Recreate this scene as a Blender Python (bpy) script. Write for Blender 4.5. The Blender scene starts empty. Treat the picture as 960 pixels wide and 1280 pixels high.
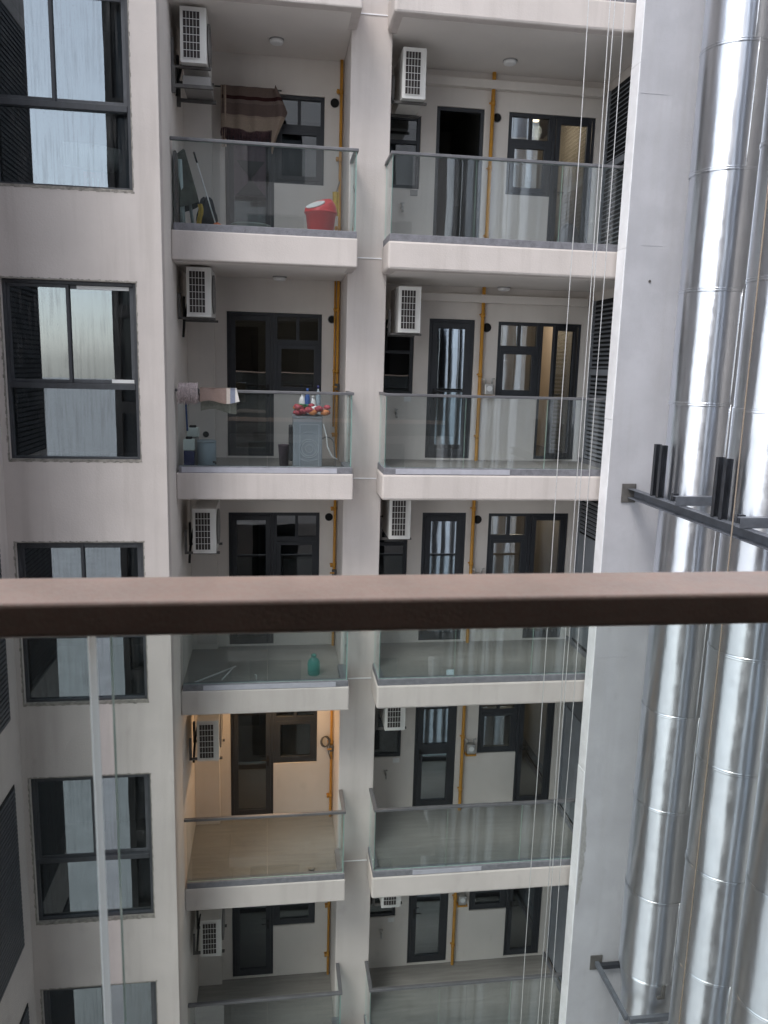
import bpy, bmesh, math, random
from mathutils import Vector, Matrix
random.seed(7)
S = bpy.context.scene
COL = S.collection
PI = math.pi

# ------------------------------------------------------------------ materials
def nt_new(name):
    m = bpy.data.materials.new(name); m.use_nodes = True
    t = m.node_tree; t.nodes.clear()
    return m, t
def N(t, typ, **kw):
    n = t.nodes.new(typ)
    for k, v in kw.items():
        if k in n.inputs: n.inputs[k].default_value = v
        else: setattr(n, k, v)
    return n
def L(t, a, b): t.links.new(a, b)
def c4(c): return (c[0], c[1], c[2], 1.0)

def noise(t, scale, stretch=(1, 1, 1), detail=4.0, rough=0.55):
    g = N(t, 'ShaderNodeNewGeometry')
    mp = N(t, 'ShaderNodeMapping'); mp.inputs['Scale'].default_value = stretch
    L(t, g.outputs['Position'], mp.inputs['Vector'])
    n = N(t, 'ShaderNodeTexNoise', Scale=scale, Detail=detail, Roughness=rough)
    L(t, mp.outputs[0], n.inputs['Vector'])
    return n.outputs['Fac']
def ramp(t, fac, stops, interp='LINEAR'):
    r = N(t, 'ShaderNodeValToRGB'); cr = r.color_ramp; cr.interpolation = interp
    while len(cr.elements) < len(stops): cr.elements.new(0.5)
    for e, (p, c) in zip(cr.elements, stops):
        e.position = p; e.color = c4(c) if not isinstance(c, float) else (c, c, c, 1)
    L(t, fac, r.inputs['Fac'])
    return r.outputs['Color']
def mix(t, fac, a, b, mode='MIX'):
    m = N(t, 'ShaderNodeMix', data_type='RGBA', blend_type=mode)
    for sock, v in ((m.inputs[0], fac), (m.inputs[6], a), (m.inputs[7], b)):
        if hasattr(v, 'is_linked') or hasattr(v, 'links'): L(t, v, sock)
        elif isinstance(v, (int, float)): sock.default_value = v
        else: sock.default_value = c4(v)
    return m.outputs[2]
def principled(name, col, rough=0.6, metal=0.0, var=0.12, scale=3.0, stretch=(1, 1, 1), bump=0.0, bscale=40.0,
               streak=0.0, streak_col=(0.2, 0.19, 0.17), coat=0.0, patch=0.0, spec=0.5, speck=0.0):
    m, t = nt_new(name)
    o = N(t, 'ShaderNodeOutputMaterial'); b = N(t, 'ShaderNodeBsdfPrincipled', Roughness=rough, Metallic=metal)
    b.inputs['Specular IOR Level'].default_value = spec
    b.inputs['Coat Weight'].default_value = coat
    f = noise(t, scale, stretch)
    lo = tuple(x * (1 - var) for x in col); hi = tuple(min(1, x * (1 + var)) for x in col)
    c = ramp(t, f, [(0.3, lo), (0.7, hi)])
    if streak:
        f2 = noise(t, 7.0, (1.0, 1.0, 0.07), 6.0)
        fr = ramp(t, f2, [(0.5, 0.0), (0.72, 1.0)])
        fm = N(t, 'ShaderNodeMath', operation='MULTIPLY'); L(t, fr, fm.inputs[0]); fm.inputs[1].default_value = streak
        c = mix(t, fm.outputs[0], c, streak_col)
    if patch:
        f3 = noise(t, 0.9, (1, 1, 1), 8.0, 0.65)
        fr = ramp(t, f3, [(0.48, 0.0), (0.56, 1.0)])
        fm = N(t, 'ShaderNodeMath', operation='MULTIPLY'); L(t, fr, fm.inputs[0]); fm.inputs[1].default_value = patch
        c = mix(t, fm.outputs[0], c, tuple(x * 0.8 for x in col))
    if speck:
        f4 = noise(t, 160.0, (1, 1, 1), 2.0)
        fr = ramp(t, f4, [(0.42, 0.0), (0.6, 1.0)])
        fm = N(t, 'ShaderNodeMath', operation='MULTIPLY'); L(t, fr, fm.inputs[0]); fm.inputs[1].default_value = speck
        c = mix(t, fm.outputs[0], c, tuple(min(1, x * 1.9) for x in col))
    L(t, c, b.inputs['Base Color'])
    rr = ramp(t, f, [(0.3, max(0.02, rough - 0.07)), (0.7, min(1.0, rough + 0.07))])
    L(t, rr, b.inputs['Roughness'])
    if bump:
        fb = noise(t, bscale, (1, 1, 1), 3.0)
        bp = N(t, 'ShaderNodeBump', Strength=bump, Distance=0.01); L(t, fb, bp.inputs['Height'])
        L(t, bp.outputs[0], b.inputs['Normal'])
    L(t, b.outputs[0], o.inputs['Surface'])
    return m
def glass(name, tint, ior, dirt=0.0, dirt_col=(0.4, 0.4, 0.38), rough=0.0, wave=0.0, speck=0.0, haze=0.0, refl=(1, 1, 1)):
    m, t = nt_new(name)
    o = N(t, 'ShaderNodeOutputMaterial')
    tr = N(t, 'ShaderNodeBsdfTransparent', Color=c4(tint))
    gl = N(t, 'ShaderNodeBsdfGlossy', Roughness=rough, Color=c4(refl))
    fr = N(t, 'ShaderNodeFresnel')
    gm = N(t, 'ShaderNodeNewGeometry'); mr = N(t, 'ShaderNodeMapRange')      # thin sheet: same reflectance from both sides
    mr.inputs['To Min'].default_value = ior; mr.inputs['To Max'].default_value = 1.0 / ior
    L(t, gm.outputs['Backfacing'], mr.inputs['Value']); L(t, mr.outputs[0], fr.inputs['IOR'])
    if wave:
        fb = noise(t, 1.3, (1, 1, 0.5), 2.0)
        bp = N(t, 'ShaderNodeBump', Strength=wave, Distance=0.03); L(t, fb, bp.inputs['Height'])
        L(t, bp.outputs[0], gl.inputs['Normal'])
    mx = N(t, 'ShaderNodeMixShader'); L(t, fr.outputs[0], mx.inputs[0]); L(t, tr.outputs[0], mx.inputs[1]); L(t, gl.outputs[0], mx.inputs[2])
    out = mx.outputs[0]
    if dirt or haze or speck:
        df = N(t, 'ShaderNodeBsdfDiffuse', Color=c4(dirt_col))
        f = noise(t, 34.0, (1, 1, 0.045), 6.0, 0.6)
        f0 = noise(t, 2.6, (1, 1, 0.8), 4.0, 0.6)
        fq = N(t, 'ShaderNodeMath', operation='MULTIPLY'); L(t, ramp(t, f, [(0.47, 0.0), (0.66, 1.0)]), fq.inputs[0]); L(t, ramp(t, f0, [(0.38, 0.15), (0.62, 1.0)]), fq.inputs[1])
        fac = ramp(t, fq.outputs[0], [(0.0, haze), (1.0, haze + dirt)])
        if speck:
            f2 = noise(t, 90.0, (1, 1, 0.45), 2.0)
            sp = ramp(t, f2, [(0.66, 0.0), (0.74, speck)])
            ad = N(t, 'ShaderNodeMath', operation='ADD', use_clamp=True); L(t, fac, ad.inputs[0]); L(t, sp, ad.inputs[1]); fac = ad.outputs[0]
        m2 = N(t, 'ShaderNodeMixShader'); L(t, fac, m2.inputs[0]); L(t, out, m2.inputs[1]); L(t, df.outputs[0], m2.inputs[2])
        out = m2.outputs[0]
    L(t, out, o.inputs['Surface'])
    return m
def emit(name, col, strength):
    m, t = nt_new(name)
    o = N(t, 'ShaderNodeOutputMaterial'); e = N(t, 'ShaderNodeEmission', Color=c4(col), Strength=strength)
    L(t, e.outputs[0], o.inputs['Surface']); return m
def aluminium():
    m, t = nt_new('rolled aluminium sheet')
    o = N(t, 'ShaderNodeOutputMaterial'); b = N(t, 'ShaderNodeBsdfPrincipled', Metallic=1.0)
    tg = N(t, 'ShaderNodeTangent', direction_type='RADIAL', axis='Z'); L(t, tg.outputs[0], b.inputs['Tangent'])   # rolling grain runs round the duct
    b.inputs['Anisotropic'].default_value = 0.9; b.inputs['Anisotropic Rotation'].default_value = 0.25
    f = noise(t, 3.2, (1, 1, 0.5), 7.0, 0.6)
    oi = N(t, 'ShaderNodeObjectInfo')
    bc = ramp(t, f, [(0.3, (0.76, 0.80, 0.86)), (0.7, (0.86, 0.895, 0.95))])
    L(t, mix(t, 1.0, bc, ramp(t, oi.outputs['Random'], [(0.0, (0.86, 0.86, 0.86)), (1.0, (1.0, 1.0, 1.0))]), 'MULTIPLY'), b.inputs['Base Color'])
    f2 = noise(t, 9.0, (1, 1, 0.8), 6.0, 0.7)
    L(t, ramp(t, f2, [(0.35, ALU_R0), (0.7, ALU_R1)]), b.inputs['Roughness'])
    fb = noise(t, 1.9, (1, 1, 0.3), 2.5)
    b1 = N(t, 'ShaderNodeBump', Strength=0.34, Distance=0.05); L(t, fb, b1.inputs['Height'])
    fb2 = noise(t, 14, (1, 1, 0.5), 3.0)
    b2 = N(t, 'ShaderNodeBump', Strength=0.12, Distance=0.01); L(t, fb2, b2.inputs['Height']); L(t, b1.outputs[0], b2.inputs['Normal'])
    L(t, b2.outputs[0], b.inputs['Normal'])
    L(t, b.outputs[0], o.inputs['Surface']); return m
def banded(name, stops, z0, z1, axis=2, rough=0.9, weave=140.0):
    m, t = nt_new(name)
    o = N(t, 'ShaderNodeOutputMaterial'); b = N(t, 'ShaderNodeBsdfPrincipled', Roughness=rough)
    b.inputs['Specular IOR Level'].default_value = 0.15
    g = N(t, 'ShaderNodeNewGeometry'); s = N(t, 'ShaderNodeSeparateXYZ'); L(t, g.outputs['Position'], s.inputs[0])
    mr = N(t, 'ShaderNodeMapRange'); mr.inputs['From Min'].default_value = z0; mr.inputs['From Max'].default_value = z1
    L(t, s.outputs[axis], mr.inputs['Value'])
    c = ramp(t, mr.outputs[0], stops, 'CONSTANT')
    w = noise(t, weave, (1, 1, 1), 2.0)
    c = mix(t, 0.35, c, ramp(t, w, [(0.3, (0.1, 0.09, 0.08)), (0.7, (0.6, 0.56, 0.52))]), 'OVERLAY')
    L(t, c, b.inputs['Base Color']); L(t, b.outputs[0], o.inputs['Surface']); return m

ALU_R0, ALU_R1 = 0.28, 0.40
M = {}
M['plaster'] = principled('beige wall plaster', (0.60, 0.55, 0.52), 0.9, var=0.06, scale=1.3, bump=0.3, bscale=55, streak=0.27, patch=0.09, streak_col=(0.38, 0.34, 0.31), spec=0.2)
M['inner'] = principled('recess plaster lightened against shade', (0.70, 0.655, 0.61), 0.9, var=0.05, scale=1.6, bump=0.25, bscale=55, streak=0.10, streak_col=(0.5, 0.46, 0.42), spec=0.2)  # wall plaster made paler to lift the shade in recesses
M['soffit'] = principled('painted soffit', (0.74, 0.70, 0.66), 0.92, var=0.04, scale=1.5, bump=0.2, bscale=60, spec=0.2)  # pale tone lifts the shade under the slabs
M['concrete'] = principled('grey painted concrete', (0.465, 0.465, 0.49), 0.88, var=0.06, scale=2.2, bump=0.3, bscale=45, streak=0.22, streak_col=(0.37, 0.36, 0.35), patch=0.25, spec=0.25)
M['white_edge'] = principled('fresh white skim coat', (0.90, 0.90, 0.92), 0.75, var=0.05, scale=6, bump=0.3, bscale=30)
M['mortar'] = principled('raw mortar', (0.30, 0.28, 0.25), 0.95, var=0.35, scale=22, bump=0.8, bscale=70)
M['frame'] = principled('charcoal window frame', (0.029, 0.032, 0.038), 0.45, var=0.15, scale=5)
M['wing_frame'] = principled('slate window frame', (0.052, 0.056, 0.064), 0.5, var=0.25, scale=12, stretch=(1, 1, 0.4))
M['sash'] = principled('dusty grey aluminium sash', (0.085, 0.09, 0.10), 0.5, var=0.3, scale=14, stretch=(1, 1, 0.3))
M['pane'] = glass('reflective door glass', (0.62, 0.65, 0.66), 2.25, wave=0.07, refl=(0.9, 0.96, 1.0))
M['mirror_pane'] = glass('coated door glass', (0.5, 0.54, 0.56), 4.0, wave=0.03, refl=(0.86, 0.94, 1.0))
M['wpane'] = glass('dusty reflective window glass', (0.60, 0.63, 0.63), 2.5, dirt=0.24, dirt_col=(0.19, 0.185, 0.18), wave=0.015, speck=0.35, haze=0.004, refl=(0.84, 0.93, 1.0))
M['bglass'] = glass('balustrade glass', (0.895, 0.925, 0.93), 1.62, dirt=0.02, dirt_col=(0.5, 0.52, 0.5), haze=0.012, wave=0.03)
M['gedge'] = principled('green glass edge', (0.42, 0.60, 0.54), 0.2, var=0.1)
M['nglass'] = glass('clear parapet glass', (0.935, 0.965, 0.95), 1.45, dirt=0.02, dirt_col=(0.55, 0.58, 0.57), haze=0.045, speck=0.04)
M['granite'] = principled('grey granite kerb', (0.15, 0.15, 0.165), 0.6, var=0.35, scale=13, speck=0.6, bump=0.4)
M['film'] = principled('pale lavender protective film', (0.44, 0.44, 0.49), 0.5, var=0.10, scale=7)
M['rail_metal'] = principled('grey anodised handrail', (0.17, 0.17, 0.18), 0.45, metal=0.4, var=0.12, scale=8)
M['tile'] = principled('grey wood grain floor tile', (0.27, 0.258, 0.24), 0.5, var=0.17, scale=5, stretch=(0.3, 3.5, 1), speck=0.0, patch=0.15)
M['ac_white'] = principled('off white appliance enamel', (0.72, 0.71, 0.68), 0.45, var=0.05, scale=4, streak=0.15)
M['ac_dark'] = principled('dark condenser fins', (0.035, 0.028, 0.027), 0.7, var=0.3, scale=30)
M['ac_side'] = principled('mid grey plastic', (0.30, 0.29, 0.28), 0.55, var=0.1)  # plain grey for guards, lamp bases and hoses
M['steel_dark'] = principled('dark galvanised bracket', (0.10, 0.095, 0.09), 0.6, var=0.25, scale=12)
M['foam'] = principled('black foam insulation', (0.02, 0.02, 0.02), 0.9, var=0.2, scale=25)
M['yellow'] = principled('ochre gas pipe paint', (0.56, 0.27, 0.035), 0.5, var=0.15, scale=7, streak=0.12)
M['silver'] = principled('dull silver metal', (0.5, 0.49, 0.47), 0.4, metal=0.7, var=0.2, scale=12)
M['louver'] = principled('slate grey louvre slat', (0.23, 0.245, 0.27), 0.5, var=0.12, scale=6)
M['dark_door_shade'] = principled('dark brown door and shade tone', (0.05, 0.042, 0.038), 0.7, var=0.15, scale=3)  # interior doors; also shade built into the unseen loggia and rear block
M['fin_slat'] = principled('dark slate slat', (0.085, 0.09, 0.10), 0.5, var=0.12, scale=6)
M['louver_back'] = principled('dark louvre backing', (0.012, 0.013, 0.015), 0.9)
M['alu'] = aluminium()
M['seam'] = principled('bright seam lip', (0.78, 0.79, 0.8), 0.3, metal=0.9, var=0.1)
M['black_steel'] = principled('black painted channel steel', (0.026, 0.029, 0.036), 0.42, var=0.3, scale=9, spec=0.6)
M['grey_steel'] = principled('grey primed channel steel', (0.11, 0.12, 0.14), 0.45, var=0.2, scale=9, spec=0.6)
M['cable'] = principled('galvanised wire rope', (0.62, 0.62, 0.62), 0.45, metal=0.4, var=0.15, scale=60)
M['rope'] = principled('brown cord', (0.30, 0.25, 0.20), 0.85, var=0.2, scale=90)
M['brown'] = principled('brown powder coated rail', (0.85, 0.575, 0.44), 0.36, metal=0.0, var=0.09, scale=14, spec=0.5, bump=0.08, bscale=260, patch=0.12, speck=0.10)
M['dark_room'] = principled('room tone darkened for shade', (0.24, 0.235, 0.225), 0.9, var=0.06)  # dark tone stands for the shade of unlit rooms
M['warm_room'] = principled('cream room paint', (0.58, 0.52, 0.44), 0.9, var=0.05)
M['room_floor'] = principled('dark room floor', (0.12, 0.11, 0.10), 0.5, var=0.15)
M['white'] = principled('white plastic', (0.78, 0.78, 0.77), 0.4, var=0.04)
M['black'] = principled('black tone for hole shade', (0.008, 0.008, 0.008), 0.9)  # flat black standing for the shade inside vents and drains
M['red'] = principled('red plastic', (0.62, 0.035, 0.04), 0.35, var=0.08)
M['orange'] = principled('orange plastic', (0.65, 0.17, 0.06), 0.5, var=0.1)
M['olive_cloth'] = principled('dark olive cloth', (0.075, 0.08, 0.065), 0.95, var=0.25, scale=9, spec=0.1)
M['teal_board'] = principled('pale teal board', (0.40, 0.47, 0.46), 0.6, var=0.1)
M['dark_bag'] = principled('charcoal bag fabric', (0.03, 0.03, 0.034), 0.8, var=0.3, scale=15)
M['yellow_cloth'] = principled('mustard cloth', (0.48, 0.33, 0.05), 0.95, var=0.2, scale=20)
M['mop_string'] = principled('mop strings', (0.55, 0.47, 0.47), 0.95, var=0.35, scale=70)
M['blue'] = principled('blue plastic', (0.03, 0.09, 0.30), 0.45, var=0.1)
M['navy'] = principled('navy plastic', (0.018, 0.024, 0.11), 0.45, var=0.1)
M['mint'] = principled('pale mint plastic', (0.74, 0.82, 0.78), 0.5, var=0.05)
M['steelblue'] = principled('grey blue plastic', (0.30, 0.36, 0.40), 0.5, var=0.08)
M['washer'] = principled('silver grey enamel', (0.27, 0.285, 0.31), 0.4, var=0.05)
M['washer_rib'] = principled('washer enamel lightened as rib highlight', (0.40, 0.42, 0.45), 0.35, var=0.05)  # same enamel, lightened where raised ribs would catch light
M['chip'] = principled('pale grey chipped patch', (0.34, 0.335, 0.33), 0.95, var=0.2, scale=30, bump=0.6, bscale=60)
M['onion'] = principled('crimson wrapped produce', (0.42, 0.07, 0.09), 0.6, var=0.5, scale=30)
M['orangef'] = principled('orange produce', (0.62, 0.22, 0.08), 0.55, var=0.3, scale=20)
M['green'] = principled('green leaves', (0.04, 0.20, 0.06), 0.6, var=0.4, scale=25)
M['aqua'] = glass('aqua plastic bottle', (0.22, 0.72, 0.66), 1.35, dirt=0.2, dirt_col=(0.12, 0.5, 0.46), haze=0.25)
M['paper'] = principled('pale blue paper', (0.62, 0.72, 0.76), 0.8, var=0.05)
M['scrap'] = principled('pink card scrap', (0.55, 0.18, 0.16), 0.8, var=0.1)
M['ground'] = principled('pale concrete paving', (0.48, 0.47, 0.455), 0.9, var=0.12, scale=0.6, patch=0.2)
M['dark_glass'] = principled('dark tinted facade glass', (0.02, 0.023, 0.027), 0.08, var=0.1)
M['lamp_on'] = emit('warm lit lamp', (1.0, 0.62, 0.30), 8.0)
M['spot_on'] = emit('small lit downlight', (1.0, 0.72, 0.40), 5.0)
M['towel'] = banded('towel cloth', [(0.0, (0.30, 0.225, 0.20)), (0.70, (0.60, 0.55, 0.51)), (0.80, (0.28, 0.31, 0.40)), (0.93, (0.72, 0.70, 0.68))], -0.93, -0.46, axis=0)
M['towel2'] = principled('khaki towel cloth', (0.34, 0.31, 0.26), 0.95, var=0.2, scale=30)
M['blanket'] = banded('striped woven blanket', [(0.0, (0.32, 0.26, 0.21)), (0.30, (0.29, 0.235, 0.19)), (0.34, (0.14, 0.105, 0.095)), (0.60, (0.18, 0.14, 0.125)), (0.68, (0.045, 0.018, 0.018)), (0.76, (0.16, 0.12, 0.105))], 23.19, 23.78)
M['blanket_tail'] = principled('beige woven blanket edge', (0.36, 0.28, 0.22), 0.95, var=0.2, scale=30)
M['fringe'] = principled('dark fringe', (0.09, 0.05, 0.055), 0.95, var=0.5, scale=60)
M['rug'] = principled('dusky purple cloth', (0.085, 0.06, 0.075), 0.95, var=0.2, scale=30)
M['rug_motif'] = principled('dark cloth motif', (0.02, 0.02, 0.024), 0.95, var=0.2, scale=30)

# ------------------------------------------------------------------ mesh builder
class MB:
    def __init__(s): s.v = []; s.f = []; s.mi = []; s.cur = 0; s.sm = []; s.smooth = False
    def mat(s, i): s.cur = i; return s
    def face(s, idx): s.f.append(idx); s.mi.append(s.cur); s.sm.append(s.smooth)
    def box(s, x0, x1, y0, y1, z0, z1, mtx=None):
        b = len(s.v)
        for z in (z0, z1):
            for x, y in ((x0, y0), (x1, y0), (x1, y1), (x0, y1)):
                p = Vector((x, y, z)); s.v.append(mtx @ p if mtx else p)
        for q in ((3, 2, 1, 0), (4, 5, 6, 7), (0, 1, 5, 4), (1, 2, 6, 5), (2, 3, 7, 6), (3, 0, 4, 7)):
            s.face([b + i for i in q])
        return s
    def prism(s, poly, z0, z1):
        b = len(s.v); n = len(poly)
        for z in (z0, z1):
            for x, y in poly: s.v.append(Vector((x, y, z)))
        s.face([b + n - 1 - i for i in range(n)]); s.face([b + n + i for i in range(n)])
        for i in range(n):
            j = (i + 1) % n; s.face([b + i, b + j, b + n + j, b + n + i])
        return s
    def tube(s, pts, r, n=8, caps=True):
        pts = [Vector(p) for p in pts]; rs = r if isinstance(r, (list, tuple)) else [r] * len(pts)
        b = len(s.v); up = None
        for i, p in enumerate(pts):
            d = (pts[min(i + 1, len(pts) - 1)] - pts[max(i - 1, 0)]).normalized()
            if up is None: up = Vector((0, 0, 1)) if abs(d.z) < 0.9 else Vector((1, 0, 0))
            a = d.cross(up).normalized(); c = a.cross(d).normalized(); up = c
            for k in range(n):
                t = 2 * PI * k / n
                s.v.append(p + (a * math.cos(t) + c * math.sin(t)) * rs[i])
        sm = s.smooth; s.smooth = True
        for i in range(len(pts) - 1):
            for k in range(n):
                k2 = (k + 1) % n
                s.face([b + i * n + k, b + i * n + k2, b + (i + 1) * n + k2, b + (i + 1) * n + k])
        s.smooth = sm
        if caps:
            s.face([b + k for k in range(n)][::-1]); s.face([b + (len(pts) - 1) * n + k for k in range(n)])
        return s
    def lathe(s, prof, cx=0, cy=0, n=24, wob=None, cap=True):
        b = len(s.v)
        for i, (r, z) in enumerate(prof):
            for k in range(n):
                t = 2 * PI * k / n
                rr = r + (wob(t, z) if wob else 0)
                s.v.append(Vector((cx + rr * math.cos(t), cy + rr * math.sin(t), z)))
        sm = s.smooth; s.smooth = True
        for i in range(len(prof) - 1):
            for k in range(n):
                k2 = (k + 1) % n
                s.face([b + i * n + k, b + i * n + k2, b + (i + 1) * n + k2, b + (i + 1) * n + k])
        s.smooth = sm
        if cap:
            s.face([b + k for k in range(n)][::-1]); s.face([b + (len(prof) - 1) * n + k for k in range(n)])
        return s
    def grid(s, fn, nu, nv):
        b = len(s.v)
        for i in range(nu + 1):
            for j in range(nv + 1): s.v.append(Vector(fn(i / nu, j / nv)))
        sm = s.smooth; s.smooth = True
        for i in range(nu):
            for j in range(nv):
                a = b + i * (nv + 1) + j
                s.face([a, a + nv + 1, a + nv + 2, a + 1])
        s.smooth = sm
        return s
    def blob(s, c, r, sc=(1, 1, 1), n=10, seed=0, amp=0.15):
        rd = random.Random(seed); ph = [rd.uniform(0, 6.28) for _ in range(4)]
        b = len(s.v); m = n // 2
        for i in range(m + 1):
            th = PI * i / m
            for k in range(n):
                p = 2 * PI * k / n
                q = r * (1 + amp * math.sin(3 * p + ph[0]) * math.sin(2 * th + ph[1]) + amp * 0.6 * math.sin(5 * th + ph[2]))
                s.v.append(Vector((c[0] + sc[0] * q * math.sin(th) * math.cos(p), c[1] + sc[1] * q * math.sin(th) * math.sin(p), c[2] + sc[2] * q * math.cos(th))))
        sm = s.smooth; s.smooth = True
        for i in range(m):
            for k in range(n):
                k2 = (k + 1) % n
                s.face([b + i * n + k, b + (i + 1) * n + k, b + (i + 1) * n + k2, b + i * n + k2])
        s.smooth = sm
        return s
    def holes(s, axis, p0, p1, a0, a1, z0, z1, rects):
        # wall slab between planes p0..p1 on `axis`, with rectangular openings (a0,a1,z0,z1)
        A = sorted(set([a0, a1] + [q for r in rects for q in (r[0], r[1])])); Z = sorted(set([z0, z1] + [q for r in rects for q in (r[2], r[3])]))
        na, nz = len(A) - 1, len(Z) - 1
        solid = [[not any(r[0] - 1e-6 < (A[i] + A[i + 1]) / 2 < r[1] + 1e-6 and r[2] - 1e-6 < (Z[j] + Z[j + 1]) / 2 < r[3] + 1e-6 for r in rects) for j in range(nz)] for i in range(na)]
        ok = lambda i, j: 0 <= i < na and 0 <= j < nz and solid[i][j]
        idx = {}
        def V(p, i, j):
            key = (p, i, j)
            if key not in idx:
                idx[key] = len(s.v)
                q = (p0, p1)[p]
                s.v.append(Vector((A[i], q, Z[j])) if axis == 1 else Vector((q, A[i], Z[j])))
            return idx[key]
        for i in range(na):
            for j in range(nz):
                if not solid[i][j]: continue
                s.face([V(0, i, j), V(0, i + 1, j), V(0, i + 1, j + 1), V(0, i, j + 1)])
                s.face([V(1, i, j), V(1, i, j + 1), V(1, i + 1, j + 1), V(1, i + 1, j)])
                if not ok(i - 1, j): s.face([V(0, i, j), V(0, i, j + 1), V(1, i, j + 1), V(1, i, j)])
                if not ok(i + 1, j): s.face([V(0, i + 1, j), V(1, i + 1, j), V(1, i + 1, j + 1), V(0, i + 1, j + 1)])
                if not ok(i, j - 1): s.face([V(0, i, j), V(1, i, j), V(1, i + 1, j), V(0, i + 1, j)])
                if not ok(i, j + 1): s.face([V(0, i, j + 1), V(0, i + 1, j + 1), V(1, i + 1, j + 1), V(1, i, j + 1)])
        return s
    def ring(s, x0, x1, y0, y1, z0, z1, w):          # rectangular frame lying in a Y plane
        s.box(x0, x0 + w, y0, y1, z0, z1); s.box(x1 - w, x1, y0, y1, z0, z1)
        s.box(x0 + w, x1 - w, y0, y1, z0, z0 + w); s.box(x0 + w, x1 - w, y0, y1, z1 - w, z1)
        return s
    def build(s, name, mats, parent=None, bevel=0.0, seg=2):
        if not isinstance(mats, (list, tuple)): mats = [mats]
        off = world_loc(parent) if parent else Vector((0, 0, 0))
        me = bpy.data.meshes.new(name)
        me.from_pydata([v - off for v in s.v], [], s.f)
        for m in mats: me.materials.append(m)
        for p, mi, sm in zip(me.polygons, s.mi, s.sm): p.material_index = mi; p.use_smooth = sm
        bm = bmesh.new(); bm.from_mesh(me); bmesh.ops.recalc_face_normals(bm, faces=bm.faces); bm.to_mesh(me); bm.free()
        o = bpy.data.objects.new(name, me); COL.objects.link(o)
        if parent: o.parent = parent
        if bevel:
            bv = o.modifiers.new('bevel', 'BEVEL'); bv.width = bevel; bv.segments = seg; bv.limit_method = 'ANGLE'; bv.angle_limit = 0.7
        return o
def world_loc(o):
    p = Vector((0, 0, 0))
    while o: p += o.location; o = o.parent
    return p
def tag(o, label=None, cat=None, group=None, kind=None):
    if label: o['label'] = label
    if cat: o['category'] = cat
    if group: o['group'] = group
    if kind: o['kind'] = kind
    return o
def thing(name, loc, label, cat, group=None):
    o = bpy.data.objects.new(name, None); COL.objects.link(o); o.location = loc; o.empty_display_size = 0.1
    return tag(o, label, cat, group)
def copy_tree(o, parent=None):
    c = o.copy(); COL.objects.link(c)
    if parent: c.parent = parent
    for ch in list(o.children): copy_tree(ch, c)
    return c
def dup(o, dloc, label, group=None):
    c = copy_tree(o); c.location = o.location + Vector(dloc); c['label'] = label
    return c

# ------------------------------------------------------------------ constants (metres)
YF, YB, YP, YW = 10.37, 12.09, 11.02, 9.52
XL0, XL1, XR0, XR1 = -1.25, 1.05, 1.44, 4.9
PX0, PX1 = 0.98, 1.515
FZ = [21.6, 18.6, 15.6, 12.6, 9.6]
ALLZ = [27.6, 24.6] + FZ
TH = 0.354
TOP = 28.2
ORD = ['topmost', 'second from top', 'middle', 'fourth', 'lowest']

# ------------------------------------------------------------------ ground
g = MB().box(-900, 900, -900, 900, -0.4, 0.0).build('ground', M['ground']); tag(g, 'pale paved ground of the light well', kind='structure'); del g['label']

# ------------------------------------------------------------------ the apartment building
B = thing('apartment_building', (0, 10, 0), 'beige apartment block with stacked balconies facing the camera', 'building')
# wing on the left with windows
W0, W1 = -3.0, -1.55
wr = [(W0, W1, z + 0.245, z + 2.27) for z in FZ]
MB().holes(1, YW, YW + 0.2, -3.38, -1.25, 0.0, TOP, wr).build('wing_wall', M['plaster'], B, bevel=0.008)
MB().box(-1.45, -1.25, YW + 0.2, YB + 0.15, 0.0, TOP).build('wing_side_wall', M['inner'], B)
MB().box(-3.38, -3.081, 7.9, YW, 0.0, TOP).build('fin_wall', M['plaster'], B, bevel=0.008)
# pillar between the balconies
MB().box(PX0, PX1, YP, YB + 0.15, 0.0, TOP).build('pillar', M['plaster'], B, bevel=0.01)
for z in ALLZ: MB().box(PX0 + 0.005, PX1 - 0.005, YP - 0.008, YP + 0.01, z - 0.155, z - 0.14).build('mortar_line', M['white_edge'], B)
# back walls
lh = []; rh = []
for z in FZ:
    lh += [(-0.69, 0.0, z + 0.03, z + 2.16), (0.0, 0.71, z + 0.97, z + 2.16)]
    rh += [(1.60, 2.11, z + 1.0, z + 2.0), (2.34, 3.05, z + 0.03, z + 2.16), (3.42, 4.10, z + 1.0, z + 2.15), (4.10, 4.76, z + 0.03, z + 2.15)]
hol_l = [(0.853, 2.09)]
MB().holes(1, YB, YB + 0.15, -1.25, PX0, 0.0, TOP, lh).build('left_back_wall', M['inner'], B)
MB().holes(1, YB, YB + 0.15, PX1, XR1 + 0.2, 0.0, TOP, rh).build('right_back_wall', M['inner'], B)
# stub column in the left balcony corner
MB().box(-1.25, -0.86, YB - 0.10, YB, 0.0, TOP).build('corner_column', M['inner'], B, bevel=0.008)
# right end wall behind the louvres
MB().box(XR1 + 0.03, XR1 + 0.2, YF + 0.02, YB, 0.0, TOP).build('end_wall', M['inner'], B)
# white beam boxing along the right back wall
for z in FZ: MB().box(PX1 + 0.62, 4.80, YB - 0.11, YB, z + 2.41, z + 2.53).box(4.79, 4.86, YB - 0.07, YB - 0.02, z + 2.45, z + 2.50).build('pipe_boxing', M['inner'], B, bevel=0.012)
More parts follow.
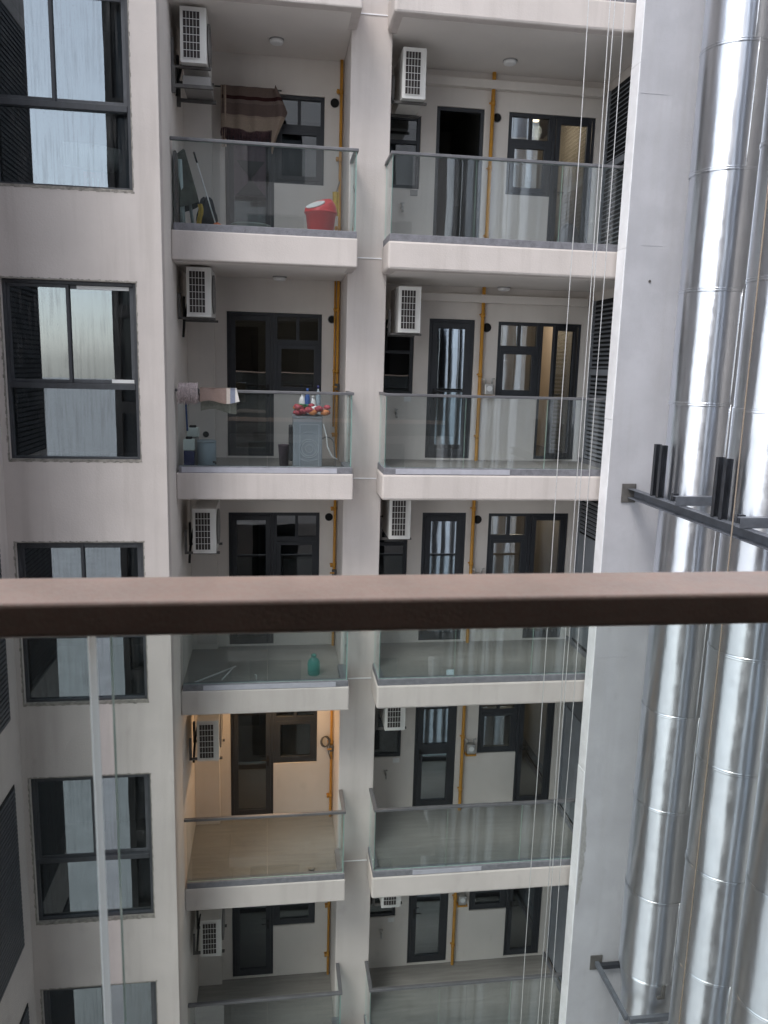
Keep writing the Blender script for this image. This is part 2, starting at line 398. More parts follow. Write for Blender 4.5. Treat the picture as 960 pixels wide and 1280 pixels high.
# slabs, floors, kerbs
def slab_poly(side):
    if side == 'L': return [(XL0, YF), (XL1, YF), (XL1, YP - 0.002), (PX0, YP - 0.002), (PX0, YB), (XL0, YB)]
    return [(XR0, YF), (XR1 + 0.03, YF), (XR1 + 0.03, YB), (PX1, YB), (PX1, YP - 0.002), (XR0, YP - 0.002)]
def inset_poly(side):
    if side == 'L': return [(XL0 + 0.002, YF + 0.13), (XL1 - 0.12, YF + 0.13), (XL1 - 0.12, YP - 0.01), (PX0 - 0.003, YP - 0.01), (PX0 - 0.003, YB - 0.003), (XL0 + 0.002, YB - 0.003)]
    return [(XR0 + 0.12, YF + 0.13), (XR1 + 0.02, YF + 0.13), (XR1 + 0.02, YB - 0.003), (PX1 + 0.003, YB - 0.003), (PX1 + 0.003, YP - 0.01), (XR0 + 0.12, YP - 0.01)]
proto_parts = []
for side in 'LR':
    z = FZ[0]
    sl = MB().prism(slab_poly(side), z - TH, z); sl = sl.build('balcony_slab', M['plaster'], B, bevel=0.018 if side == 'L' else 0.03)
    fl = MB().prism(inset_poly(side), z, z + 0.006).build('floor_tiles', M['tile'], sl)
    MB().prism(inset_poly(side), z - TH - 0.005, z - TH - 0.001).build('soffit', M['soffit'], sl)
    k = MB()
    if side == 'L':
        k.box(XL0 + 0.03, XL1 - 0.015, YF + 0.012, YF + 0.125, z - 0.01, z + 0.085); k.box(XL1 - 0.115, XL1 - 0.015, YF + 0.127, YP - 0.004, z - 0.01, z + 0.085)
    else:
        k.box(XR0 + 0.015, XR1 - 0.01, YF + 0.012, YF + 0.125, z - 0.01, z + 0.085); k.box(XR0 + 0.015, XR0 + 0.115, YF + 0.127, YP - 0.004, z - 0.01, z + 0.085)
    kb = k.build('kerb', M['granite'], sl, bevel=0.006)
    for zz in ALLZ:
        if zz == z: continue
        c = copy_tree(sl, B); c.location = sl.location + Vector((0, 0, zz - z))
# lavender film strips still stuck on some kerbs
def film(x0, x1, fl):
    z = FZ[fl]; MB().box(x0, x1, YF + 0.004, YF + 0.0118, z + 0.004, z + 0.072).build('protective_film', M['film'], B)
film(-1.18, 0.83, 1); film(1.62, 3.2, 1); film(-0.95, 0.86, 2); film(2.05, 3.1, 3)
# rooms behind the back walls (floors, ceilings, walls)
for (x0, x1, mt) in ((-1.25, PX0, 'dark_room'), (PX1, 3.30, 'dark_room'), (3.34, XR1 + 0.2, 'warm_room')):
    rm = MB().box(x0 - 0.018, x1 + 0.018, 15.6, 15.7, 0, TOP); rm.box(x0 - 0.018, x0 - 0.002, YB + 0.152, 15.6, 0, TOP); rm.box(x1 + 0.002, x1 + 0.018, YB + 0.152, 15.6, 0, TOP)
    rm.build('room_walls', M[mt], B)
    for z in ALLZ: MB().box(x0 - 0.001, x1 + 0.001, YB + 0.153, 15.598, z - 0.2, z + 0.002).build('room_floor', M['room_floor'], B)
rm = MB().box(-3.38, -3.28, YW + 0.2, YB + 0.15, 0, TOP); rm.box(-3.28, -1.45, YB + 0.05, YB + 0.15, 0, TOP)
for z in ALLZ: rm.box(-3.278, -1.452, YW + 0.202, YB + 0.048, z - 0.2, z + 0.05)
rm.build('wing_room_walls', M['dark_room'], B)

for z in FZ:
    MB().box(-0.95, -0.30, 15.55, 15.598, z + 0.002, z + 2.1).build('interior_door', M['dark_door_shade'], B)
    MB().box(0.18, 0.97, 14.2, 15.5, z + 0.002, z + 0.9).build('kitchen_cabinet', M['plaster'], B)
    MB().box(3.36, 3.86, 14.9, 15.598, z + 0.002, z + 2.0).build('kitchen_cabinet', M['plaster'], B)
# windows of the wing
def wing_window(k):
    z = FZ[k]; x0, x1, z0, z1 = W0, W1, z + 0.245, z + 2.27; y = YW + 0.05
    mull = [-2.36, -2.31, -2.27, -2.27, -2.25][k]
    f = MB()
    f.ring(x0 + 0.003, x1 - 0.003, y, y + 0.09, z0 + 0.003, z1 - 0.003, 0.038)
    f.box(x0 + 0.041, x1 - 0.041, y - 0.012, y + 0.09, z + 1.07, z + 1.135)
    w = f.build('window', M['wing_frame'], B, bevel=0.004)
    MB().ring(x0 + 0.043, mull + 0.02, y + 0.01, y + 0.035, z + 1.137, z1 - 0.043, 0.035).build('sash', M['wing_frame'], w, bevel=0.003)
    MB().ring(mull - 0.022, x1 - 0.043, y + 0.042, y + 0.068, z + 1.137, z1 - 0.043, 0.042).build('sash', M['sash'], w, bevel=0.003)
    p = MB()
    p.box(x0 + 0.079, mull - 0.016, y + 0.018, y + 0.023, z + 1.173, z1 - 0.079)
    p.box(mull + 0.021, x1 - 0.086, y + 0.05, y + 0.055, z + 1.18, z1 - 0.086)
    p.box(x0 + 0.042, x1 - 0.042, y + 0.04, y + 0.045, z0 + 0.042, z + 1.069)
    p.build('pane', M['wpane'], w)
    e = MB()                                           # ragged mortar lip round the opening
    rd = random.Random(k)
    def strip(xa, xb, za, zb, n, horiz):
        for i in range(n):
            j1 = 0.55 + 0.45 * abs(math.sin(i * 0.7 + k) * math.sin(i * 1.9 + 2 * k)) + rd.uniform(-0.12, 0.0)
            if horiz:
                a = xa + (xb - xa) * i / n; b = xa + (xb - xa) * (i + 1) / n
                if zb > za: e.box(a, b - 0.0005, YW - 0.003, YW + 0.004, za, za + (zb - za) * j1)
                else: e.box(a, b - 0.0005, YW - 0.003, YW + 0.004, za + (zb - za) * j1, za)
            else:
                a = za + (zb - za) * i / n; b = za + (zb - za) * (i + 1) / n
                if xb > xa: e.box(xa, xa + (xb - xa) * j1, YW - 0.003, YW + 0.004, a, b - 0.0005)
                else: e.box(xa + (xb - xa) * j1, xa, YW - 0.003, YW + 0.004, a, b - 0.0005)
    strip(x0 - 0.02, x1 + 0.02, z1, z1 + 0.024, 64, True); strip(x0 - 0.02, x1 + 0.02, z0, z0 - 0.025, 40, True)
    strip(x1, x1 + 0.018, z0, z1, 50, False); strip(x0, x0 - 0.03, z0, z1, 50, False)
    e.build('mortar_edge', M['mortar'], w)
    r = MB().box(x0 + 0.002, x1 - 0.002, YW + 0.002, y - 0.002, z0 + 0.001, z0 + 0.016); r.build('sill', M['mortar'], w)
for k in range(5): wing_window(k)
tz = FZ[1]
for (xa, xb, za, zb) in ((-2.21, -1.64, 2.185, 2.225), (-1.86, -1.61, 1.145, 1.185)):
    MB().box(xa, xb, YW + 0.0885, YW + 0.0915, tz + za, tz + zb).build('masking_tape', M['white'], B)
# dark louvre panels on the fin
for k in range(5):
    z = FZ[k]; f = MB()
    f.mat(0).box(-3.0795, -3.07, 7.98, 9.2, z + 0.2, z + 2.38)
    n = 36
    for i in range(n):
        za = z + 0.22 + i * 2.14 / n
        f.mat(1).box(-3.069, -3.058, 8.0, 9.18, za, za + 2.14 / n * 0.62)
    f.build('side_louver', [M['louver_back'], M['fin_slat']], B)
# louvre screen on the right end of the right balconies
def louver(k):
    z = FZ[k]; f = MB(); x = XR1 + 0.028
    lo = 0.03 if k < 2 else 0.03
    f.mat(0).box(x - 0.012, x - 0.002, YF + 0.05, YB - 0.12, z + lo, z + 2.5)
    if k < 2:
        rng = [(lo + 0.05, 1.36), (1.48, 2.46)]
    else:
        rng = [(1.9, 2.46)]
        f.mat(1).box(x - 0.03, x - 0.013, YF + 0.06, YB - 0.13, z + 0.1, z + 1.86)
    for a, b in rng:
        n = max(3, int((b - a) / 0.062))
        for i in range(n):
            za = z + a + (b - a) * i / n
            mt = Matrix.Translation((x - 0.03, 0, za + 0.02)) @ Matrix.Rotation(math.radians(-35), 4, 'Y')
            f.mat(1).box(-0.02, 0.02, YF + 0.05, YB - 0.125, -0.006, 0.006, mt)
    if k < 2: f.mat(1).box(x - 0.045, x - 0.014, YF + 0.05, YB - 0.13, z + 1.375, z + 1.465)
    f.mat(1).box(x - 0.05, x - 0.013, YB - 0.119, YB - 0.07, z + lo, z + 2.5); f.box(x - 0.05, x - 0.013, YF + 0.0, YF + 0.049, z + lo, z + 2.5)
    f.build('louver_screen', [M['louver_back'], M['louver']], B)
    t = MB().box(x - 0.09, x - 0.052, YF + 0.14, YB - 0.01, z + 0.006, z + 0.07).build('skirting', M['granite'], B)
for k in range(5): louver(k)

# doors and windows of the balconies
def leaf(f, p, x0, x1, z0, z1, y, w=0.075, t=0.05):
    f.ring(x0, x1, y, y + t, z0, z1, w); p.box(x0 + w - 0.004, x1 - w + 0.004, y + t * 0.45, y + t * 0.45 + 0.006, z0 + w - 0.004, z1 - w + 0.004)
def handle(parent, x, y, z, flip=1):
    h = MB().box(x - 0.016, x + 0.016, y - 0.012, y, z - 0.09, z + 0.09)
    h.tube([(x, y - 0.012, z + 0.03), (x, y - 0.05, z + 0.03)], 0.009, 6); h.tube([(x, y - 0.045, z + 0.03), (x - 0.11 * flip, y - 0.045, z + 0.03)], 0.009, 6)
    h.build('handle', M['foam'], parent)
def left_door(k):
    z = FZ[k]; y = YB + 0.02
    f, p = MB(), MB()
    f.ring(-0.687, -0.002, y, y + 0.08, z + 0.032, z + 2.157, 0.045); leaf(f, p, -0.64, -0.049, z + 0.079, z + 2.11, y - 0.012, 0.075, 0.06)
    d = f.build('door', M['frame'], B, bevel=0.003); p.build('pane', M['pane'], d); handle(d, -0.09, y - 0.012, z + 1.02)
    f, p = MB(), MB()
    f.ring(0.0, 0.707, y, y + 0.08, z + 0.972, z + 2.157, 0.05); f.box(0.05, 0.657, y, y + 0.08, z + 1.70, z + 1.775); f.box(0.33, 0.377, y, y + 0.08, z + 1.775, z + 2.107)
    leaf(f, p, 0.05, 0.657, z + 1.022, z + 1.70, y - 0.008, 0.06, 0.06)
    p.box(0.048, 0.332, y + 0.03, y + 0.036, z + 1.773, z + 2.109); p.box(0.375, 0.659, y + 0.03, y + 0.036, z + 1.773, z + 2.109)
    w = f.build('window', M['frame'], B, bevel=0.003); p.build('pane', M['pane'], w)
def right_doors(k):
    z = FZ[k]; y = YB + 0.02
    f, p = MB(), MB()                                   # small bathroom window
    f.ring(1.603, 2.107, y, y + 0.08, z + 1.003, z + 1.997, 0.05); f.box(1.653, 2.057, y, y + 0.08, z + 1.62, z + 1.67)
    p.box(1.652, 2.058, y + 0.03, y + 0.036, z + 1.05, z + 1.95)
    w = f.build('window', M['frame'], B, bevel=0.003); p.build('pane', M['pane'], w)
    f, p = MB(), MB()                                   # left door
    f.ring(2.343, 3.047, y, y + 0.08, z + 0.032, z + 2.157, 0.05)
    d = f.build('door', M['frame'], B, bevel=0.003)
    if k != 0:
        f, p = MB(), MB(); leaf(f, p, 2.394, 2.996, z + 0.083, z + 2.106, y - 0.012, 0.09, 0.06)
        if k in (1, 2): f.box(2.47, 2.92, y - 0.012, y + 0.03, z + 1.06 - 0.06 * (k - 1), z + 1.085 - 0.06 * (k - 1))
        if k == 3: f.box(2.47, 2.92, y - 0.012, y + 0.03, z + 1.02, z + 1.20)
        f.build('door_leaf', M['frame'], d, bevel=0.003); p.build('pane', M['mirror_pane'], d); handle(d, 2.44, y - 0.012, z + 1.02, -1)
    f, p = MB(), MB()                                   # kitchen window
    f.ring(3.423, 4.097, y, y + 0.08, z + 1.003, z + 2.147, 0.05); f.box(3.473, 4.047, y, y + 0.08, z + 1.72, z + 1.79); f.box(3.745, 3.79, y, y + 0.08, z + 1.79, z + 2.097)
    leaf(f, p, 3.473, 4.047, z + 1.053, z + 1.72, y - 0.008, 0.06, 0.06)
    p.box(3.471, 3.747, y + 0.03, y + 0.036, z + 1.788, z + 2.099); p.box(3.788, 4.049, y + 0.03, y + 0.036, z + 1.788, z + 2.099)
    w = f.build('window', M['frame'], B, bevel=0.003); p.build('pane', M['pane'], w)
    f, p = MB(), MB()                                   # kitchen door
    f.ring(4.103, 4.757, y, y + 0.08, z + 0.032, z + 2.147, 0.045)
    d = f.build('door', M['frame'], B, bevel=0.003)
    ang = {1: 31, 2: 0, 0: 0, 3: 0, 4: 0}[k]
    mt = Matrix.Translation((4.705, y - 0.008, 0)) @ Matrix.Rotation(math.radians(ang), 4, 'Z')
    f, p = MB(), MB(); leaf(f, p, -0.55, 0.0, z + 0.08, z + 2.10, 0.0, 0.07, 0.05)
    for q in (f, p): q.v = [mt @ v for v in q.v]
    f.build('door_leaf', M['frame'], d, bevel=0.003); p.build('pane', M['pane'], d)
    h = MB().box(-0.53, -0.50, -0.012, 0.0, z + 0.95, z + 1.13); h.tube([(-0.515, -0.05, z + 1.06), (-0.40, -0.05, z + 1.06)], 0.01, 6); h.tube([(-0.515, -0.05, z + 1.06), (-0.515, 0, z + 1.06)], 0.01, 6)
    h.v = [mt @ v for v in h.v]; h.build('handle', M['foam'], d)
for k in range(5): left_door(k); right_doors(k)
# round vents, sockets, taps
def vent(x, z, r, disc):
    v = MB()
    v.mat(0).tube([(x, YB - 0.012, z), (x, YB - 0.001, z)], r * 1.18, 20)
    v.mat(1).tube([(x, YB - 0.016, z), (x, YB - 0.0125, z)], r, 20)
    v.build('vent_hole', [M['ac_side'] if disc else M['foam'], M['black']], B)
for k in range(5):
    z = FZ[k]
    vent(0.853, z + 2.09, 0.052, k == 1); vent(3.235, z + 2.05, 0.058, k == 0)
    MB().box(1.98, 2.09, YB - 0.012, YB - 0.001, z + 0.90, z + 0.985).build('wall_socket', M['white'] if k else M['ac_side'], B, bevel=0.004)
    tp = MB().tube([(1.86, YB, z + 0.72), (1.86, YB - 0.08, z + 0.72), (1.86, YB - 0.10, z + 0.66)], 0.017, 8); tp.tube([(1.86, YB - 0.05, z + 0.72), (1.86, YB - 0.05, z + 0.78)], 0.012, 6); tp.box(1.83, 1.89, YB - 0.07, YB - 0.03, z + 0.775, z + 0.79)
    tp.build('tap', M['silver'], B)
dr = MB().tube([(-1.0, YB - 0.115, FZ[1] + 0.36), (-1.0, YB - 0.101, FZ[1] + 0.36)], 0.045, 16).build('drain_hole', M['black'], B)
ap = MB().box(-1.17, -0.88, YB - 0.112, YB - 0.101, FZ[2] + 0.10, FZ[2] + 0.95); ap.ring(-1.175, -0.875, YB - 0.118, YB - 0.1125, FZ[2] + 0.095, FZ[2] + 0.955, 0.012)
ap.build('access_panel', M['plaster'], B, bevel=0.002)

# ------------------------------------------------------------------ glass balustrades
def balustrade(side, loc, label):
    o = thing('glass_balustrade', loc, label, 'balustrade', 'glass balustrades along the balconies')
    x, y, z = loc; Y0 = YF + 0.045; zb, zt = z + 0.086, z + 1.035
    g = []
    if side == 'L':
        g = [((XL0 + 0.035, -0.09, Y0, Y0 + 0.012)), ((-0.082, XL1 - 0.03, Y0, Y0 + 0.012)), ((XL1 - 0.042, XL1 - 0.03, Y0 + 0.015, YP - 0.02))]
    else:
        g = [((XR0 + 0.03, 2.55, Y0, Y0 + 0.012)), ((2.558, 3.69, Y0, Y0 + 0.012)), ((3.698, XR1 - 0.02, Y0, Y0 + 0.012)), ((XR0 + 0.03, XR0 + 0.042, Y0 + 0.015, YP - 0.02))]
    for q in g:
        mb = MB().box(q[0], q[1], q[2], q[3], zb, zt)
        # narrow edge faces take the green edge material
        bb = (q[1] - q[0]) > (q[3] - q[2])
        mb.mi = [1, 1, 0 if bb else 1, 1 if bb else 0, 0 if bb else 1, 1 if bb else 0]
        mb.build('glass_panel', [M['bglass'], M['gedge']], o)
    r = MB()
    yr0, yr1 = Y0 - 0.022, Y0 + 0.034
    if side == 'L': poly = [(XL0 + 0.004, yr0), (XL1 - 0.008, yr0), (XL1 - 0.008, YP - 0.004), (XL1 - 0.064, YP - 0.004), (XL1 - 0.064, yr1), (XL0 + 0.004, yr1)]
    else: poly = [(XR0 + 0.008, yr0), (XR1 - 0.025, yr0), (XR1 - 0.025, yr1), (XR0 + 0.064, yr1), (XR0 + 0.064, YP - 0.004), (XR0 + 0.008, YP - 0.004)]
    r.prism(poly, zt + 0.001, zt + 0.038).build('handrail', M['rail_metal'], o, bevel=0.006)
    return o
bl = ['with the red swing bin behind its glass', 'with towels hung over its handrail', 'with an aqua bottle behind its glass, cut by the brown rail', 'of the warm lit balcony', 'cut by the lower edge of the photo, left of the pillar']
br = ['right of the pillar before the open dark doorway', 'right of the pillar, level with the towels', 'under the brown rail with blue paper behind it', 'of the unlit balcony beside the warm lit one', 'cut by the lower edge of the photo, right of the pillar']
for side, txt, xx in (('L', bl, 0), ('R', br, 3)):
    for k in range(5):
        balustrade(side, (xx, YF + 0.05, FZ[k]), 'clear glass balustrade ' + txt[k])

# ------------------------------------------------------------------ air conditioners
def make_ac(loc, label):
    o = thing('air_conditioner', loc, label, 'air conditioner', 'white air conditioner units on the balcony walls')
    b = Vector(loc)
    c = MB().box(0, 0.31, 0, 0.82, 0, 0.62); 
    for i in range(3): c.box(0.255 + i * 0.015, 0.260 + i * 0.015, -0.004, -0.0002, 0.03, 0.59)
    c.v = [v + b for v in c.v]; cs = c.build('casing', M['ac_white'], o, bevel=0.012)
    q = MB().box(0.035, 0.235, -0.004, -0.0005, 0.05, 0.57); q.v = [v + b for v in q.v]; q.build('condenser', M['ac_dark'], o)
    q = MB()
    for i in range(6): q.box(0.032 + i * 0.04, 0.0365 + i * 0.04, -0.014, -0.006, 0.047, 0.573)
    for i in range(7): q.box(0.032, 0.2365, -0.012, -0.0065, 0.047 + i * 0.0867, 0.0525 + i * 0.0867)
    q.v = [v + b for v in q.v]; q.build('grille', M['ac_white'], o)
    q = MB(); 
    q.mat(0).tube([(0.311, 0.34, 0.31), (0.316, 0.34, 0.31)], 0.25, 28)
    for rr in (0.06, 0.12, 0.18, 0.245):
        pts = [(0.326, 0.34 + rr * math.cos(t * PI / 12), 0.31 + rr * math.sin(t * PI / 12)) for t in range(25)]
        q.mat(1).tube(pts, 0.006, 5, caps=False)
    for t in range(8):
        a = t * PI / 4; q.tube([(0.326, 0.34 + 0.05 * math.cos(a), 0.31 + 0.05 * math.sin(a)), (0.326, 0.34 + 0.245 * math.cos(a), 0.31 + 0.245 * math.sin(a))], 0.004, 5)
    q.v = [v + b for v in q.v]; q.build('fan_guard', [M['ac_dark'], M['ac_side']], o)
    for yy in (0.10, 0.66):
        q = MB().box(-0.115, 0.35, yy, yy + 0.04, -0.035, -0.004); q.box(-0.125, -0.09, yy, yy + 0.04, -0.036, 0.30)
        q.v = [v + b for v in q.v]; q.build('bracket', M['steel_dark'], o, bevel=0.003)
    q = MB().tube([(0.02, 0.70, 0.2), (-0.06, 0.70, 0.2), (-0.09, 0.66, 0.05), (-0.09, 0.5, -0.05), (-0.10, 0.45, -0.25)], 0.018, 8)
    q.v = [v + b for v in q.v]; q.build('shadow_gap_pipe', M['foam'], o)  # black pipe added to darken the shadow gap behind the unit
    return o
a0 = make_ac((-1.125, 10.62, FZ[0] + 1.98), 'white air conditioner hung high on the balcony with the red bin')
dzs = [1.98, 1.99, 1.84, 1.73, 1.52]
txt = ['', 'white air conditioner hung above the string mop and towels', 'white air conditioner on the left balcony just above the brown rail', 'white air conditioner in the warm lit balcony', 'lowest white air conditioner left of the pillar']
for k in range(1, 5): dup(a0, (0.01 if k < 2 else 0.035, 0.12 if k < 3 else 0.2, FZ[k] + dzs[k] - FZ[0] - 1.98), txt[k])
dzr = [1.90, 1.89, 1.96, 1.98, 1.96]; xr = [1.665, 1.70, 1.655, 1.675, 1.70]
txt = ['white air conditioner right of the pillar, above the dark open doorway', 'white air conditioner right of the pillar, beside the door that reflects ducts', 'white air conditioner partly under a slab right of the pillar, just above the brown rail', 'white air conditioner cut by the slab, right of the pillar beside the warm lit balcony', 'lowest white air conditioner right of the pillar, mostly hidden by the slab above']
for k in range(5): dup(a0, (xr[k] + 1.125, 11.06 - 10.62, FZ[k] + dzr[k] - FZ[0] - 1.98), txt[k])
# extra drip tray shelf below the top left unit
sh = thing('metal_shelf', (-1.1, 10.75, FZ[0] + 1.7), 'dark steel shelf bracket under the topmost left air conditioner', 'shelf')
for yy in (10.70, 11.25): MB().box(-1.24, -0.75, yy, yy + 0.04, FZ[0] + 1.72, FZ[0] + 1.76).box(-1.2485, -1.2, yy + 0.001, yy + 0.039, FZ[0] + 1.66, FZ[0] + 1.97).build('bracket', M['steel_dark'], sh)
MB().box(-1.12, -0.78, 10.76, 11.3, FZ[0] + 1.77, FZ[0] + 1.88).build('duct_cover', M['ac_side'], sh, bevel=0.01)

# ------------------------------------------------------------------ ceiling lamps
def lamp(loc, label, lit=False):
    o = thing('ceiling_lamp', loc, label, 'lamp', 'round ceiling lamps under the slabs')
    x, y, z = loc
    MB().lathe([(0.098, z - 0.022), (0.10, z - 0.0005)], x, y, 28).build('base', M['ac_side'], o)
    MB().lathe([(0.05, z - 0.062), (0.078, z - 0.056), (0.092, z - 0.04), (0.094, z - 0.0225)], x, y, 28).build('diffuser', M['lamp_on'] if lit else M['white'], o)
    return o
C = [z + 3.0 - TH for z in FZ]
lamp((0.03, 11.5, C[0]), 'round white lamp under the ceiling over the striped blanket')
lamp((3.24, 11.55, C[0]), 'round white lamp under the ceiling right of the pillar at the top')
lamp((0.08, 11.75, C[1]), 'round white lamp under the ceiling above the washing machine balcony')
lamp((3.42, 11.9, C[1]), 'round white lamp under the ceiling above the door that reflects ducts')
lamp((0.05, 11.6, C[3]), 'warm lit round lamp under the ceiling of the orange lit balcony', True)
ld = bpy.data.lights.new('lamp_glow', 'AREA'); ld.shape = 'DISK'; ld.size = 0.18; ld.energy = 10.5; ld.color = (1.0, 0.57, 0.28); ld.spread = PI
lo = bpy.data.objects.new('lamp_glow', ld); COL.objects.link(lo); lo.location = (0.05, 11.6, C[3] - 0.075)

# ------------------------------------------------------------------ gas risers, meters, valves
def riser(pts, r, label):
    o = thing('gas_pipe', (pts[0][0], pts[0][1], 0), label, 'gas pipe')
    MB().tube(pts, r, 12).build('pipe', M['yellow'], o)
    for z in FZ:
        for dz in (0.35, 1.3, 2.2): j = MB(); j.tube([(pts[0][0], pts[0][1], z + dz), (pts[0][0], pts[0][1], z + dz + 0.06)], r * 1.25, 12); j.box(pts[0][0] - r * 1.5, pts[0][0] + r * 1.5, YB - 0.02, YB - 0.0005, z + dz + 0.03, z + dz + 0.05); j.build('collar', M['yellow'], o)
    return o
riser([(0.94, 12.035, 0.0), (0.94, 12.035, TOP)], 0.021, 'thin yellow gas pipe running down beside the pillar in the left balconies')
riser([(0.895, 12.04, FZ[1] + 0.5), (0.895, 12.04, FZ[1] + 2.64)], 0.014, 'second yellow gas pipe beside the riser above the washing machine')
riser([(3.15, 12.03, 0.0), (3.15, 12.03, TOP)], 0.028, 'thick yellow gas pipe running down the right balconies')
def meter(loc, label):
    o = thing('gas_meter', loc, label, 'gas meter', 'gas meters beside the yellow riser')
    x, y, z = loc
    MB().box(x - 0.075, x + 0.075, y - 0.06, y + 0.06, z + 0.03, z + 0.20).build('housing', M['silver'], o, bevel=0.02)
    MB().box(x - 0.09, x + 0.09, y - 0.065, y + 0.065, z, z + 0.028).build('base', M['yellow'], o, bevel=0.004)
    q = MB().tube([(x - 0.05, y, z + 0.20), (x - 0.05, y, z + 0.27), (x - 0.12, y + 0.02, z + 0.27)], 0.012, 8); q.build('fitting', M['silver'], o); q = MB().tube([(x + 0.05, y, z + 0.20), (x + 0.05, y, z + 0.28), (x + 0.09, y, z + 0.28)], 0.012, 8)
    q.build('fitting', M['silver'], o)
    q = MB().tube([(x, y - 0.061, z + 0.13), (x, y - 0.066, z + 0.13)], 0.045, 16).build('dial', M['white'], o)
    return o
m0 = meter((3.285, 12.0, FZ[1] + 1.0), 'silver gas meter on a yellow base left of the open kitchen door')
dup(m0, (-0.01, 0, -3.0 - 0.02), 'silver gas meter half hidden by the brown rail')
dup(m0, (0, 0, -6.0 + 0.03), 'silver gas meter right of the yellow riser beside the dark glazed door, below the rail')
dup(m0, (-0.02, 0, -9.0 + 0.2), 'lowest silver gas meter near the bottom of the photo')
def valve(loc, label):
    o = thing('gas_valve', loc, label, 'gas valve', 'valves on the thin gas pipe')
    x, y, z = loc
    MB().box(x - 0.035, x + 0.035, y - 0.04, y + 0.0, z - 0.05, z + 0.05).build('valve_body', M['steel_dark'], o, bevel=0.008)
    MB().box(x - 0.07, x - 0.0, y - 0.055, y - 0.041, z - 0.008, z + 0.012).build('lever', M['yellow'], o)
    return o
v0 = valve((0.94, 12.01, FZ[1] + 1.10), 'dark gas valve on the thin pipe above the washing machine')
dup(v0, (0, 0, -3.0 + 0.12), 'dark gas valve on the thin pipe just above the brown rail')
dup(v0, (0, 0, -6.0 + 0.15), 'dark gas valve on the thin pipe in the warm lit balcony')
dup(v0, (0, 0, -9.0 + 0.7), 'dark gas valve on the thin pipe in the lowest left balcony')
hz = FZ[3] + 1.35
co = MB()
for i in range(3):
    co.tube([(0.83 + 0.065 * math.cos(t * PI / 8) + 0.01 * i, 12.03 - 0.012 * i, hz + 0.01 * i + 0.09 * math.sin(t * PI / 8)) for t in range(17)], 0.009, 6, caps=False)
co.tube([(0.87, 12.02, hz - 0.05), (0.90, 12.0, hz - 0.2), (0.93, 12.01, hz - 0.3)], 0.009, 6)
o = co.build('coiled_hose', M['steel_dark']); tag(o, 'dark coiled hose hanging by the gas pipe in the warm lit balcony', 'hose')

# ------------------------------------------------------------------ right concrete wall
Wt = thing('concrete_wall', (6, 10.1, 0), 'tall grey concrete wall with a white end face behind the metal ducts', 'wall')
XE = 4.49
MB().box(XE, 6.599, 10.07, 10.32, 0, TOP).build('wall_face', M['concrete'], Wt, bevel=0.006)
MB().box(6.6, 6.8, -4.0, 10.068, 0, TOP).build('return_wall', M['inner'], Wt)
e = MB(); rd = random.Random(3); z = 5.0
while z < 30:                                            # the skim coat has slightly uneven lengths
    h = rd.choice((1.3, 2.9, 3.1, 2.2)); dx = rd.uniform(0.010, 0.020)
    e.box(XE - dx, XE - 0.0005, 10.072, 10.318, z, z + h - 0.003); z += h
e.build('white_end', M['white_edge'], Wt, bevel=0.004)
for z, x0, x1 in ((23.45, XE + .02, 4.86), (21.64, 4.7, 4.98), (16.05, XE + 0.03, 5.0), (18.35, 4.6, 4.8), (14.8, XE + .02, 4.9)): MB().box(x0, x1, 10.067, 10.0695, z, z + 0.008).build('cold_joint', M['concrete'], Wt)
MB().tube([(4.84, 10.066, 21.2), (4.84, 10.06, 21.2)], 0.018, 10).build('bolt_hole', M['steel_dark'], Wt)
ch = MB(); rd = random.Random(5); n_ = 60; zz = [12.15 + 1.75 * i / n_ for i in range(n_ + 1)]
ed = [0.012 + 0.075 * (math.sin(PI * i / n_) ** 0.6) * (0.45 + 0.35 * abs(math.sin(i * 0.33)) + 0.3 * rd.random()) for i in range(n_ + 1)]
for i in range(n_ + 1):
    for y_ in (10.0665, 10.0697): ch.v += [Vector((XE + 0.012, y_, zz[i])), Vector((XE + 0.014 + ed[i], y_, zz[i]))]
for i in range(n_):
    q0, q1 = i * 4, i * 4 + 4
    ch.face([q0, q0 + 1, q1 + 1, q1]); ch.face([q0 + 1, q0 + 3, q1 + 3, q1 + 1]); ch.face([q0 + 2, q1 + 2, q1 + 3, q0 + 3]); ch.face([q0, q1, q1 + 2, q0 + 2])
ch.build('chipped_plaster', M['chip'], Wt)

